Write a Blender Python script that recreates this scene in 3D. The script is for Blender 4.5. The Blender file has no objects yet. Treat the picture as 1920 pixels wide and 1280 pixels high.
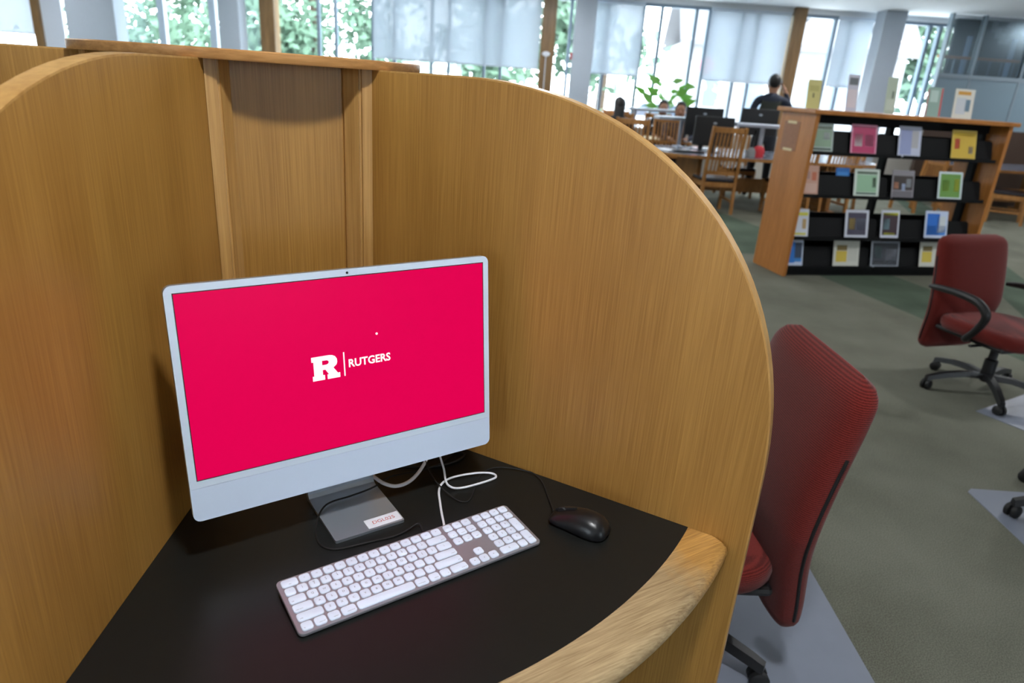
import bpy, bmesh, math, random
from math import sin, cos, pi, radians as R
from mathutils import Vector, Matrix
scn = bpy.context.scene
COL = scn.collection
random.seed(4)

# ------------------------------------------------------------------ camera
EYE, DZ = 1.50, 0.7345
cd = bpy.data.cameras.new('camera'); cam = bpy.data.objects.new('camera', cd); COL.objects.link(cam)
cd.sensor_width = 36.0; cd.lens = 23.973; cd.clip_start = 0.05; cd.clip_end = 400
_r = Vector((0.99749, 0.025317, 0.066084)); _u = Vector((-0.070768, 0.356845, 0.931479)); _f = Vector((0, 0.93382, -0.357742))
cam.matrix_world = Matrix(((_r.x, _u.x, -_f.x, 0), (_r.y, _u.y, -_f.y, 0), (_r.z, _u.z, -_f.z, EYE), (0, 0, 0, 1)))
cd.dof.use_dof = True; cd.dof.focus_distance = 1.2; cd.dof.aperture_fstop = 4.3
scn.camera = cam

# ------------------------------------------------------------------ world: bright overcast daylight
w = bpy.data.worlds.new('overcast_sky'); scn.world = w; w.use_nodes = True
bg = w.node_tree.nodes['Background']; bg.inputs[0].default_value = (0.80, 0.91, 1.0, 1); bg.inputs[1].default_value = 11.0
LAMP_KEY, LAMP_ROOM, LAMP_FAR = 290.0, 85.0, 260.0
scn.view_settings.view_transform = 'Standard'; scn.view_settings.look = 'None'
scn.view_settings.exposure = 0.0; scn.view_settings.gamma = 1.0; scn.view_settings.use_curve_mapping = False

# ------------------------------------------------------------------ material helpers
def lin(c):
    f = lambda v: (v / 12.92 if v <= .04045 else ((v + .055) / 1.055) ** 2.4)
    return tuple(f(x / 255.0) for x in c) + (1.0,)
_M = {}
def pm(name, col, rough=.5, metal=0.0, spec=.5, emit=None, es=0.0, noise=0.0, nscale=60.0, bump=0.0, coat=0.0, sheen=0.0):
    if name in _M: return _M[name]
    m = bpy.data.materials.new(name); m.use_nodes = True; nt = m.node_tree; b = nt.nodes['Principled BSDF']
    b.inputs['Base Color'].default_value = lin(col); b.inputs['Roughness'].default_value = rough
    b.inputs['Metallic'].default_value = metal; b.inputs['Specular IOR Level'].default_value = spec
    b.inputs['Coat Weight'].default_value = coat; b.inputs['Sheen Weight'].default_value = sheen
    if emit: b.inputs['Emission Color'].default_value = lin(emit); b.inputs['Emission Strength'].default_value = es
    if noise or bump:
        tc = nt.nodes.new('ShaderNodeTexCoord'); n = nt.nodes.new('ShaderNodeTexNoise')
        n.inputs['Scale'].default_value = nscale; n.inputs['Detail'].default_value = 3
        nt.links.new(tc.outputs['Object'], n.inputs['Vector'])
        if noise:
            mx = nt.nodes.new('ShaderNodeMix'); mx.data_type = 'RGBA'
            c = lin(col); mx.inputs[6].default_value = tuple(x * (1 - noise) for x in c[:3]) + (1,); mx.inputs[7].default_value = tuple(min(1, x * (1 + noise)) for x in c[:3]) + (1,)
            nt.links.new(n.outputs[0], mx.inputs[0]); nt.links.new(mx.outputs[2], b.inputs['Base Color'])
        if bump:
            bp = nt.nodes.new('ShaderNodeBump'); bp.inputs['Strength'].default_value = bump; bp.inputs['Distance'].default_value = .002
            nt.links.new(n.outputs[0], bp.inputs['Height']); nt.links.new(bp.outputs[0], b.inputs['Normal'])
    _M[name] = m; return m

def wood(name, dark, light, scale, big=(9, 9, .7), rough=.38, bump=.12, spec=.4, wear=None):
    """oak: fine streaks stretched along the grain over broad soft bands"""
    m = bpy.data.materials.new(name); m.use_nodes = True; nt = m.node_tree; N = nt.nodes.new; L = nt.links.new
    b = nt.nodes['Principled BSDF']; b.inputs['Roughness'].default_value = rough; b.inputs['Specular IOR Level'].default_value = spec
    tc = N('ShaderNodeTexCoord')
    def ns(sc, detail, rgh=.6):
        mp = N('ShaderNodeMapping'); mp.inputs['Scale'].default_value = sc; L(tc.outputs['Object'], mp.inputs[0])
        n = N('ShaderNodeTexNoise'); n.inputs['Scale'].default_value = 1.0; n.inputs['Detail'].default_value = detail; n.inputs['Roughness'].default_value = rgh
        L(mp.outputs[0], n.inputs['Vector']); return n
    a = ns(scale, 4); c = ns(big, 2, .5)
    mt = N('ShaderNodeMath'); mt.operation = 'MULTIPLY_ADD'; mt.inputs[1].default_value = .62; L(a.outputs[0], mt.inputs[0])
    m2 = N('ShaderNodeMath'); m2.operation = 'MULTIPLY'; m2.inputs[1].default_value = .38; L(c.outputs[0], m2.inputs[0]); L(m2.outputs[0], mt.inputs[2])
    rp = N('ShaderNodeValToRGB'); e = rp.color_ramp.elements
    e[0].position = .33; e[0].color = lin(dark); e[1].position = .68; e[1].color = lin(light)
    L(mt.outputs[0], rp.inputs[0]); out = rp.outputs[0]
    if wear:   # varnish intact (orange) at the ends, worn pale in the middle; local y runs along the edge
        sep = N('ShaderNodeSeparateXYZ'); L(tc.outputs['Object'], sep.inputs[0])
        ab = N('ShaderNodeMath'); ab.operation = 'ABSOLUTE'; L(sep.outputs[1], ab.inputs[0])
        nn = ns((14, 14, 14), 4, .7); ad = N('ShaderNodeMath'); ad.operation = 'MULTIPLY_ADD'; ad.inputs[1].default_value = .12
        L(nn.outputs[0], ad.inputs[0]); L(ab.outputs[0], ad.inputs[2])
        mr = N('ShaderNodeMapRange'); mr.inputs[1].default_value = wear[1]; mr.inputs[2].default_value = wear[2]; L(ad.outputs[0], mr.inputs[0])
        mx = N('ShaderNodeMix'); mx.data_type = 'RGBA'; mx.blend_type = 'MIX'
        ml = N('ShaderNodeMix'); ml.data_type = 'RGBA'; ml.blend_type = 'MULTIPLY'; ml.inputs[0].default_value = 1; ml.inputs[7].default_value = wear[0]
        L(out, ml.inputs[6]); L(mr.outputs[0], mx.inputs[0]); L(out, mx.inputs[6]); L(ml.outputs[2], mx.inputs[7]); out = mx.outputs[2]
    L(out, b.inputs['Base Color'])
    bp = N('ShaderNodeBump'); bp.inputs['Strength'].default_value = bump; bp.inputs['Distance'].default_value = .001; L(a.outputs[0], bp.inputs['Height']); L(bp.outputs[0], b.inputs['Normal'])
    _M[name] = m; return m

def clearmat(name, col, trans, rough=.02, translucent=False):
    m = bpy.data.materials.new(name); m.use_nodes = True; nt = m.node_tree; N = nt.nodes.new; L = nt.links.new
    for n in list(nt.nodes): nt.nodes.remove(n)
    o = N('ShaderNodeOutputMaterial'); t = N('ShaderNodeBsdfTransparent'); mx = N('ShaderNodeMixShader'); mx.inputs[0].default_value = 1 - trans
    if translucent:
        d = N('ShaderNodeBsdfDiffuse'); d.inputs[0].default_value = lin(col); tl = N('ShaderNodeBsdfTranslucent'); tl.inputs[0].default_value = (.44, .48, .52, 1)
        m2 = N('ShaderNodeMixShader'); L(d.outputs[0], m2.inputs[1]); L(tl.outputs[0], m2.inputs[2]); m2.inputs[0].default_value = .6; s = m2.outputs[0]
    else:
        g = N('ShaderNodeBsdfGlossy'); g.inputs[0].default_value = lin(col); g.inputs[1].default_value = rough; s = g.outputs[0]
    L(t.outputs[0], mx.inputs[1]); L(s, mx.inputs[2]); L(mx.outputs[0], o.inputs[0]); _M[name] = m; return m

VEN = wood('oak_veneer', (142, 99, 40), (182, 137, 68), (330, 330, 5), (8, 8, .4), spec=.55, rough=.42)
EDGE = wood('oak_edge_band', (168, 124, 66), (206, 164, 100), (60, 60, 12))
POST = wood('oak_post', (160, 118, 62), (204, 162, 100), (160, 160, 4))
CAP = wood('oak_cap', (160, 112, 62), (206, 154, 96), (8, 70, 160), (2, 9, 9))
LIP = wood('oak_desk_edge', (122, 98, 66), (188, 165, 126), (420, 14, 220), (20, 3, 20), rough=.42, wear=((1.22, .90, .46, 1), .465, .53))
CHW = wood('chair_oak', (130, 84, 38), (184, 130, 72), (60, 60, 6))
BKW = wood('bookcase_oak', (150, 92, 38), (196, 130, 66), (120, 120, 4))
BKX = wood('bookcase_top_oak', (150, 92, 38), (196, 130, 66), (4, 120, 120))
PWD = wood('window_post_wood', (104, 78, 48), (142, 110, 72), (40, 40, 3))
BLK = pm('black_laminate', (22, 24, 23), .38, noise=.15, nscale=40, bump=.04, spec=.3)
UND = pm('dark_board', (60, 44, 30), .7)
WHITE = pm('white_plastic', (225, 228, 236), .4)
BZL = pm('pale_bezel', (208, 224, 240), .3)
CHIN = pm('pale_silver_chin', (204, 220, 241), .36)
ALU = pm('silver_aluminium', (190, 198, 208), .42, .85)
KCASE = pm('keyboard_aluminium', (152, 151, 158), .42, .55)
KEY = pm('white_key', (218, 230, 247), .45)
INK = pm('grey_print', (120, 122, 130), .6)
BLKP = pm('black_plastic', (22, 22, 24), .42)
BLKM = pm('satin_black_mouse', (15, 16, 19), .34, noise=.1, nscale=300)
RUB = pm('black_rubber', (16, 16, 17), .6)
WCAB = pm('white_cable', (228, 230, 238), .4)
REDP = pm('red_print', (190, 60, 60), .6)
LINW = lin((255, 255, 255))

# ------------------------------------------------------------------ mesh helpers
def mesh(name, V, F, mats=None, smooth=False, sharp=35, fm=None):
    me = bpy.data.meshes.new(name); me.from_pydata([tuple(v) for v in V], [], F); me.update()
    bm = bmesh.new(); bm.from_mesh(me); bmesh.ops.recalc_face_normals(bm, faces=bm.faces); bm.to_mesh(me); bm.free()
    for m in (mats if isinstance(mats, (list, tuple)) else [mats]):
        if m: me.materials.append(m)
    if fm: me.polygons.foreach_set('material_index', fm)
    if smooth:
        me.polygons.foreach_set('use_smooth', [True] * len(me.polygons)); me.set_sharp_from_angle(angle=R(sharp))
    return me
def put(name, me, parent=None, loc=(0, 0, 0), rot=(0, 0, 0)):
    o = bpy.data.objects.new(name, me); COL.objects.link(o); o.location = loc; o.rotation_euler = rot
    if parent: o.parent = parent
    return o
def tag(o, label, cat, group=None):
    o['label'] = label; o['category'] = cat
    if group: o['group'] = group
    return o
def empty(name, loc, rz, label, cat, group=None):
    o = bpy.data.objects.new(name, None); COL.objects.link(o); o.location = loc; o.rotation_euler = (0, 0, rz); o.empty_display_size = .1
    return tag(o, label, cat, group)
def struct(o): o['kind'] = 'structure'; return o

class G:
    """collects shapes into one mesh"""
    def __init__(s): s.V = []; s.F = []
    def add(s, V, F):
        n = len(s.V); s.V += [tuple(v) for v in V]; s.F += [tuple(i + n for i in f) for f in F]; return s
    def box(s, c, d, rz=0.0, rx=0.0, bev=0.0):
        M4 = Matrix.Translation(c) @ Matrix.Rotation(rz, 4, 'Z') @ Matrix.Rotation(rx, 4, 'X')
        hx, hy, hz = d[0] / 2, d[1] / 2, d[2] / 2
        if bev:
            bm = bmesh.new(); bmesh.ops.create_cube(bm, size=1, matrix=Matrix.Diagonal((d[0], d[1], d[2], 1)))
            bmesh.ops.bevel(bm, geom=bm.edges[:], offset=bev, segments=2, affect='EDGES', profile=.5)
            bm.verts.index_update(); V = [M4 @ v.co for v in bm.verts]; F = [[v.index for v in f.verts] for f in bm.faces]; bm.free(); return s.add(V, F)
        V = [M4 @ Vector((x, y, z)) for x in (-hx, hx) for y in (-hy, hy) for z in (-hz, hz)]
        return s.add(V, [(0, 1, 3, 2), (4, 6, 7, 5), (0, 4, 5, 1), (2, 3, 7, 6), (0, 2, 6, 4), (1, 5, 7, 3)])
    def prism(s, P, z0, z1, T=None):
        n = len(P); V = [(p[0], p[1], z0) for p in P] + [(p[0], p[1], z1) for p in P]
        if T: V = [T @ Vector(v) for v in V]
        return s.add(V, [tuple(range(n)), tuple(range(n, 2 * n))] + [(i, (i + 1) % n, n + (i + 1) % n, n + i) for i in range(n)])
    def loft(s, rings, cap=True, closed=True):
        n = len(rings[0]); V = [p for r in rings for p in r]; F = []
        for k in range(len(rings) - 1):
            for i in range(n if closed else n - 1):
                j = (i + 1) % n; F.append((k * n + i, k * n + j, (k + 1) * n + j, (k + 1) * n + i))
        if cap and closed: F += [tuple(range(n)), tuple(range((len(rings) - 1) * n, len(rings) * n))]
        return s.add(V, F)
    def tube(s, P, r, n=8, smooth=6, T=None):
        P = [Vector(p) for p in P]
        rr = list(r) if isinstance(r, (list, tuple)) else [r] * len(P)
        if smooth and len(P) > 2:
            Q = []; q = []
            for i in range(len(P) - 1):
                a, b, c, d = P[max(i - 1, 0)], P[i], P[i + 1], P[min(i + 2, len(P) - 1)]
                for k in range(smooth):
                    t = k / smooth
                    Q.append(.5 * ((2 * b) + (c - a) * t + (2 * a - 5 * b + 4 * c - d) * t * t + (3 * b - a - 3 * c + d) * t ** 3)); q.append(rr[i] * (1 - t) + rr[i + 1] * t)
            Q.append(P[-1]); q.append(rr[-1]); P, rr = Q, q
        rings = []; nrm = None
        for i, p in enumerate(P):
            t = (P[min(i + 1, len(P) - 1)] - P[max(i - 1, 0)]).normalized()
            if nrm is None: nrm = t.orthogonal().normalized()
            nrm = (nrm - t * nrm.dot(t)).normalized(); bn = t.cross(nrm)
            rings.append([p + (nrm * cos(2 * pi * k / n) + bn * sin(2 * pi * k / n)) * rr[i] for k in range(n)])
        return s.loft(rings)
    def lathe(s, prof, n=20, c=(0, 0, 0), cap=True):
        return s.loft([[(c[0] + r * cos(2 * pi * k / n), c[1] + r * sin(2 * pi * k / n), c[2] + z) for k in range(n)] for r, z in prof], cap)
    def ball(s, c, r, n=12, m=8):
        return s.loft([[(c[0] + r[0] * sin(pi * (j + .02) / (m + .04)) * cos(2 * pi * k / n), c[1] + r[1] * sin(pi * (j + .02) / (m + .04)) * sin(2 * pi * k / n), c[2] - r[2] * cos(pi * (j + .02) / (m + .04))) for k in range(n)] for j in range(m + 1)])
    def me(s, name, mat, smooth=False, sharp=35): return mesh(name, s.V, s.F, mat, smooth, sharp)
    def ob(s, name, mat, parent=None, smooth=False, loc=(0, 0, 0), rot=(0, 0, 0), sharp=35): return put(name, s.me(name, mat, smooth, sharp), parent, loc, rot)

def rrect(w, h, r, n=4, cx=0, cy=0):
    P = []
    for (sx, sy, a) in ((1, 1, 0), (-1, 1, 90), (-1, -1, 180), (1, -1, 270)):
        for k in range(n + 1):
            t = R(a + 90 * k / n); P.append((cx + sx * (w / 2 - r) + r * cos(t), cy + sy * (h / 2 - r) + r * sin(t)))
    return P
def sring(cx, cy, z, a, b, n=20, e=2.6):
    """superellipse ring"""
    out = []
    for k in range(n):
        t = 2 * pi * k / n; c, s_ = cos(t), sin(t)
        out.append((cx + a * math.copysign(abs(c) ** (2 / e), c), cy + b * math.copysign(abs(s_) ** (2 / e), s_), z))
    return out
_TXT = {}
def text(sv, size, off=0.0, align='CENTER', sx=1.0):
    k = (sv, size, off, align, sx)
    if k in _TXT: return _TXT[k]
    cu = bpy.data.curves.new('lettering', 'FONT'); cu.body = sv; cu.size = size; cu.offset = off; cu.align_x = align; cu.align_y = 'CENTER'; cu.resolution_u = 3; cu.fill_mode = 'FRONT'
    o = bpy.data.objects.new('lettering', cu); COL.objects.link(o); bpy.context.view_layer.update()
    me = bpy.data.meshes.new_from_object(o.evaluated_get(bpy.context.evaluated_depsgraph_get())); bpy.data.objects.remove(o); bpy.data.curves.remove(cu)
    me.name = 'lettering'; me.materials.clear()
    if sx != 1.0: me.transform(Matrix.Diagonal((sx, 1, 1, 1)))
    _TXT[k] = me; return me
def letters(name, sv, size, mat, parent, loc, rot=(0, 0, 0), off=0.0, align='CENTER', sx=1.0):
    me = text(sv, size, off, align, sx)
    if not me.materials: me.materials.append(mat)
    return put(name, me, parent, loc, rot)
def dup(o, loc, rz, label, group=None):
    def cp(a, par):
        c = a.copy(); COL.objects.link(c); c.parent = par
        for ch in a.children: cp(ch, c)
        return c
    c = cp(o, None); c.location = loc; c.rotation_euler = (0, 0, rz); c['label'] = label
    if group: c['group'] = group
    return c

# ================================================================== THE ROOM
def carpet():
    m = bpy.data.materials.new('carpet'); m.use_nodes = True; nt = m.node_tree; N = nt.nodes.new; L = nt.links.new
    b = nt.nodes['Principled BSDF']; b.inputs['Roughness'].default_value = .95; b.inputs['Specular IOR Level'].default_value = .1
    tc = N('ShaderNodeTexCoord'); sep = N('ShaderNodeSeparateXYZ'); L(tc.outputs['Object'], sep.inputs[0])
    def mth(op, a, b_=None, c=None):
        n = N('ShaderNodeMath'); n.operation = op
        for i, v in enumerate((a, b_, c)):
            if v is None: continue
            if isinstance(v, (int, float)): n.inputs[i].default_value = v
            else: L(v, n.inputs[i])
        return n.outputs[0]
    X, Y = sep.outputs[0], sep.outputs[1]
    # woven-in dark green bands
    d1 = mth('ABSOLUTE', mth('SUBTRACT', mth('MULTIPLY_ADD', Y, .29, X), 5.0)); b1 = mth('LESS_THAN', d1, .42)
    b2 = mth('MULTIPLY', mth('LESS_THAN', X, 2.57), mth('GREATER_THAN', Y, 6.9)); d3 = mth('ABSOLUTE', mth('SUBTRACT', mth('MULTIPLY_ADD', Y, -.35, X), 2.45))
    b3 = mth('MULTIPLY', mth('LESS_THAN', d3, .22), mth('GREATER_THAN', X, 3.7)); bb = mth('MAXIMUM', b1, mth('MAXIMUM', b2, b3))
    n1 = N('ShaderNodeTexNoise'); n1.inputs['Scale'].default_value = 260; n1.inputs['Detail'].default_value = 3; L(tc.outputs['Object'], n1.inputs[0])
    n2 = N('ShaderNodeTexNoise'); n2.inputs['Scale'].default_value = 2.2; n2.inputs['Detail'].default_value = 3; L(tc.outputs['Object'], n2.inputs[0])
    sp = mth('MULTIPLY_ADD', n1.outputs[0], .72, mth('MULTIPLY', n2.outputs[0], .28))
    def ramp(a, c):
        r = N('ShaderNodeValToRGB'); r.color_ramp.elements[0].position = .36; r.color_ramp.elements[0].color = lin(a); r.color_ramp.elements[1].position = .66; r.color_ramp.elements[1].color = lin(c); L(sp, r.inputs[0]); return r.outputs[0]
    mx = N('ShaderNodeMix'); mx.data_type = 'RGBA'; L(bb, mx.inputs[0]); L(ramp((86, 86, 75), (132, 133, 120)), mx.inputs[6]); L(ramp((62, 72, 62), (98, 112, 96)), mx.inputs[7])
    L(mx.outputs[2], b.inputs['Base Color'])
    bp = N('ShaderNodeBump'); bp.inputs['Strength'].default_value = .5; bp.inputs['Distance'].default_value = .004; L(n1.outputs[0], bp.inputs['Height']); L(bp.outputs[0], b.inputs['Normal'])
    return m
WALLP = pm('white_wall_paint', (206, 210, 214), .7, noise=.03, nscale=20)
CEIL = pm('white_ceiling', (236, 240, 244), .8, noise=.02, nscale=30)
COLP = pm('grey_white_column', (168, 178, 190), .6, noise=.03, nscale=12)
CH = 2.95
struct(G().box((0, 3.5, -.05), (24, 19.2, .1)).ob('floor', carpet()))
struct(G().box((0, 3.5, CH + .05), (24, 19.2, .1)).ob('ceiling', CEIL))
YW = 13.0
MULL = pm('grey_window_frame', (124, 140, 156), .4, .4)
MULW = pm('white_window_frame', (196, 206, 218), .5)
GLASS = clearmat('window_glass', (235, 245, 250), .93)
SHADE = clearmat('roller_shade_fabric', (180, 190, 200), .17, translucent=True)
# far wall: wall below the sill, head above, posts between bays
wf = struct(G().box((0, YW, .3), (24, .2, .6)).box((0, YW, 2.91), (24, .2, .08)).ob('wall_far', WALLP))
struct(G().box((0, YW - .28, .43), (24, .36, .86), bev=.01).ob('trim_1', pm('sill_cabinet', (176, 172, 164), .5)))
for i, (a, b_) in enumerate(((-8.69, -8.55), (-4.72, -4.47), (.13, .37), (4.37, 4.58))):
    struct(G().box(((a + b_) / 2, YW - .05, 1.9), (b_ - a, .28, 2.1), bev=.005).ob('trim_%d' % (i + 2), PWD))
bays = [(-11.9, -8.69, [-10.8, -9.8], MULL), (-8.55, -4.72, [-8.1, -6.5, -5.6], MULW), (-4.47, .13, [-3.75, -3.45, -2.8, -2.42, -1.77, -1.47, -.84, -.55], MULL),
        (.37, 4.37, [.62, 1.25, 1.86, 2.17, 2.76, 2.99, 3.55, 3.82], MULL), (4.58, 11.9, [5.14, 5.39, 6.17, 6.75, 6.93, 7.6, 8.6, 9.6, 10.6], MULL)]
for i, (a, b_, ms, mm) in enumerate(bays):
    wn = struct(G().box(((a + b_) / 2, YW, 2.845), (b_ - a, .1, .05)).box(((a + b_) / 2, YW, .625), (b_ - a, .1, .05)).ob('window_%d' % (i + 1), mm))
    xs = [a] + ms + [b_]
    for x_ in ms:
        g = G().box((x_, YW, 1.735), (.05 if mm is MULL else .12, .1, 2.17)).ob('mullion', mm, wn)
    for p, q in zip(xs[:-1], xs[1:]):
        G().box(((p + q) / 2, YW, 1.735), (q - p, .008, 2.17)).ob('pane', GLASS, wn)
for k, (a, b_, zb, lb) in enumerate(((-10.9, -8.72, 1.69, 'translucent white roller shade at the far left end of the windows'), (-2.78, .11, 1.70, 'wide translucent white roller shade left of the wooden window post behind the carrel'),
        (1.04, 1.86, 1.70, 'narrow translucent white roller shade beside the grey column above the seated people'), (2.99, 4.35, 1.72, 'translucent white roller shade behind the standing person'), (5.16, 5.75, 1.76, 'narrow translucent roller shade left of the column behind the bookcase'))):
    s = empty('roller_shade', ((a + b_) / 2, YW - .1, 0), 0, lb, 'roller shade')
    G().box((0, 0, (2.84 + zb) / 2), (b_ - a, .003, 2.84 - zb)).ob('fabric', SHADE, s)
    G().box((0, 0, zb), (b_ - a, .016, .022)).ob('bottom_bar', MULW, s); G().tube([(-(b_ - a) / 2, 0, 2.84), ((b_ - a) / 2, 0, 2.84)], .028, 10, 0).ob('roller_tube', MULW, s, True)
cu = empty('curtain', (-8.35, YW - .14, 0), 0, 'white gathered curtain beside the leftmost wooden window post', 'curtain')
cg = G(); ring = []
for k in range(41):
    x_ = -.19 + .38 * k / 40; ring.append((x_, .03 * sin(k * 1.25)))
cg.loft([[(x_, y_, z) for x_, y_ in ring] + [(x_, y_ + .004, z) for x_, y_ in reversed(ring)] for z in (.87, 1.6, 2.84)]); cg.ob('cloth', pm('curtain_cloth', (226, 230, 236), .8), cu, True, sharp=60)
for x0, x1 in ((-7.80, -6.97), (-5.24, -4.90), (.67, 1.005), (5.67, 6.02)):
    struct(G().box(((x0 + x1) / 2, 12.52, CH / 2), (x1 - x0, min(.36, x1 - x0), CH), bev=.008).ob('column', COLP))
# glazed partition at the right
TEAL = pm('grey_green_partition', (116, 136, 148), .45); DGL = clearmat('dark_partition_glass', (110, 126, 136), .55, .3); RAIL = pm('partition_rail', (132, 146, 156), .4, .3)
wr = struct(G().box((9.3, 12.2, .62), (5.3, .1, 1.24)).ob('wall_right', pm('partition_base_brown', (58, 40, 28), .6)))
PX = [6.65, 7.18, 7.98, 8.9, 9.9, 10.9, 11.95]
for a, b_ in zip(PX[:-1], PX[1:]):
    G().box(((a + b_) / 2, 12.2, 1.62), (b_ - a - .02, .09, .76)).ob('panel', TEAL, wr); G().box(((a + b_) / 2, 12.2, 2.5), (b_ - a - .03, .03, .88)).ob('pane', DGL, wr)
for a in PX: G().box((a, 12.2, 2.1), (.03, .11, 1.7)).ob('mullion', RAIL, wr)
G().box((9.3, 12.2, 2.03), (5.3, .12, .06)).ob('rail', RAIL, wr)
# added wall and pieces behind the partition glass, standing in for its reflections
ws = struct(G().box((9.5, 12.84, 2.4), (4.8, .06, 1.1)).ob('wall_reflection', pm('dark_reflected_wall', (62, 68, 70), .8, noise=.1, nscale=4)))
for x_ in (7.36, 8.12, 8.9, 9.7, 10.5): G().box((x_, 12.79, 2.38), (.07, .04, .62)).ob('strip', pm('reflected_blue_strip', (150, 180, 214), .5), ws)
for i in range(5):
    for j in range(4):
        if (i * 3 + j * 5) % 4 < 2: G().box((7.72 + .085 * i, 12.79, 2.90 - .085 * j), (.078, .03, .078)).ob('reflected_tile', pm('pale_reflected_tile', (140, 150, 152), .6), ws)
sr = empty('reflected_railing', (9.3, 12.6, 2.0), 0, 'added railing with an orange wood handrail, imitating a reflection in the partition glass', 'railing')
G().box((0, 0, .34), (5.0, .05, .045), bev=.008).ob('handrail', BKX, sr); G().box((0, 0, .02), (5.0, .04, .04)).ob('bottom_rail', MULL, sr)
for k in range(25): G().box((-2.4 + .2 * k, 0, .18), (.018, .018, .30)).ob('baluster', MULL, sr)
# walls behind and beside the viewer (rear windows unseen, placed for fill light)
struct(G().box((-11.95, 3.5, CH / 2), (.1, 19, CH)).ob('wall_left', WALLP))
struct(G().box((11.95, 3.5, CH / 2), (.1, 19, CH)).ob('wall_side', WALLP))
wb = struct(G().box((0, -6, .45), (24, .2, .9)).box((0, -6, 2.87), (24, .2, .16)).ob('wall_back', WALLP))
RB = [-4.35, 7.25]; _x = -11.9
for c in RB + [13.2]:
    if c - 1.3 > _x: G().box(((_x + c - 1.3) / 2, -6, 1.85), (c - 1.3 - _x, .2, 1.9)).ob('pier', WALLP, wb)
    _x = c + 1.3
for i, c in enumerate(RB):
    wn = struct(G().box((c, -6, .93), (2.6, .1, .06)).ob('window_%d' % (6 + i), MULL))
    for k in (-1, 1): G().box((c + .65 * k, -6, 1.87), (1.29, .008, 1.84)).ob('pane', GLASS, wn)
    G().box((c, -6, 1.87), (.05, .08, 1.84)).ob('mullion', MULL, wn)

# ceiling downlights
RIM = pm('white_metal_rim', (230, 232, 234), .4)
def lampmat(n, s):
    m = bpy.data.materials.new(n); m.use_nodes = True; nt = m.node_tree; b = nt.nodes['Principled BSDF']
    b.inputs['Base Color'].default_value = (.9, .9, .9, 1); b.inputs['Emission Color'].default_value = (.97, .98, 1.0, 1); b.inputs['Emission Strength'].default_value = s; return m
LK, LR, LF = lampmat('lamp_diffuser_key', LAMP_KEY), lampmat('lamp_diffuser', LAMP_ROOM), lampmat('lamp_diffuser_reading_area', LAMP_FAR)
spots = [(.24, .28)] + [(x_, y_) for y_ in (-3.9, .28, 4.5, 8.2, 11.0) for x_ in (-8.2, -4, .24, 4.45, 8.7) if (x_, y_) != (.24, .28)]  # row nearest the windows is unseen, added to brighten the far area
for i, (x_, y_) in enumerate(spots):
    l = empty('ceiling_light', (x_, y_, CH), 0, 'round recessed ceiling light above the carrel' if i == 0 else 'round recessed ceiling light in the library ceiling', 'ceiling light', 'recessed ceiling lights')
    G().lathe([(.13, 0), (.165, 0), (.165, -.012), (.13, -.012), (.13, 0)], 28, cap=False).ob('rim', RIM, l, True)
    G().lathe([(.001, -.004), (.13, -.004), (.13, -.009), (.001, -.009)], 28).ob('diffuser', LK if i == 0 else (LF if y_ > 3 else LR), l)

# ------------------------------------------------------------------ outside
GRD = pm('pale_pavement', (220, 220, 216), .9, noise=.06, nscale=3)
struct(G().box((0, 73, -.35), (260, 119, .1)).ob('ground_outside', GRD))
LEAF = pm('tree_leaf', (92, 120, 98), .7, noise=.4, nscale=.8); BARK = pm('bark', (88, 74, 60), .9)
def tree(loc, h, rad, n, label, seed, ls=.22, low=.3):
    rnd = random.Random(seed); t = empty('tree', loc, 0, label, 'tree')
    G().tube([(0, 0, 0), (.06, .05, h * .3), (-.05, 0, h * .6)], [.2, .16, .08], 8).ob('trunk', BARK, t, True)
    cl = [(rnd.gauss(0, rad * .5), rnd.gauss(0, rad * .4), h * (low + (1 - low) * rnd.random())) for _ in range(26)]
    g = G()
    for k in range(n):
        c = rnd.choice(cl); p = Vector((c[0] + rnd.gauss(0, rad * .2), c[1] + rnd.gauss(0, rad * .2), c[2] + rnd.gauss(0, rad * .17)))
        a = Vector((rnd.gauss(0, 1), rnd.gauss(0, 1), rnd.gauss(0, 1))).normalized(); b_ = a.orthogonal().normalized(); s = ls * (.6 + .8 * rnd.random())
        g.add([p + a * s, p + b_ * s * .55, p - a * s, p - b_ * s * .55], [(0, 1, 2, 3)])
    f = g.ob('foliage', LEAF, t); f['kind'] = 'stuff'
tree((-6.2, 21, -.3), 7.0, 2.4, 9000, 'leafy green tree outside the windows left of the wooden post', 2, .13, .2)
tree((-10.5, 21, -.3), 7.4, 2.6, 8000, 'leafy green tree outside behind the wide grey column', 3, .13, .2)
tree((-1.0, 25, -.3), 7.0, 2.2, 2600, 'leafy tree outside seen through the wide roller shade', 5, .24)
tree((2.6, 27, -.3), 8.0, 1.7, 2000, 'leafy tree outside seen through the narrow shade beside the grey column', 6, .24, .35)
tree((20.5, 42, -.3), 9.0, 4.0, 2200, 'distant leafy tree outside right of the house', 7, .4)
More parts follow.
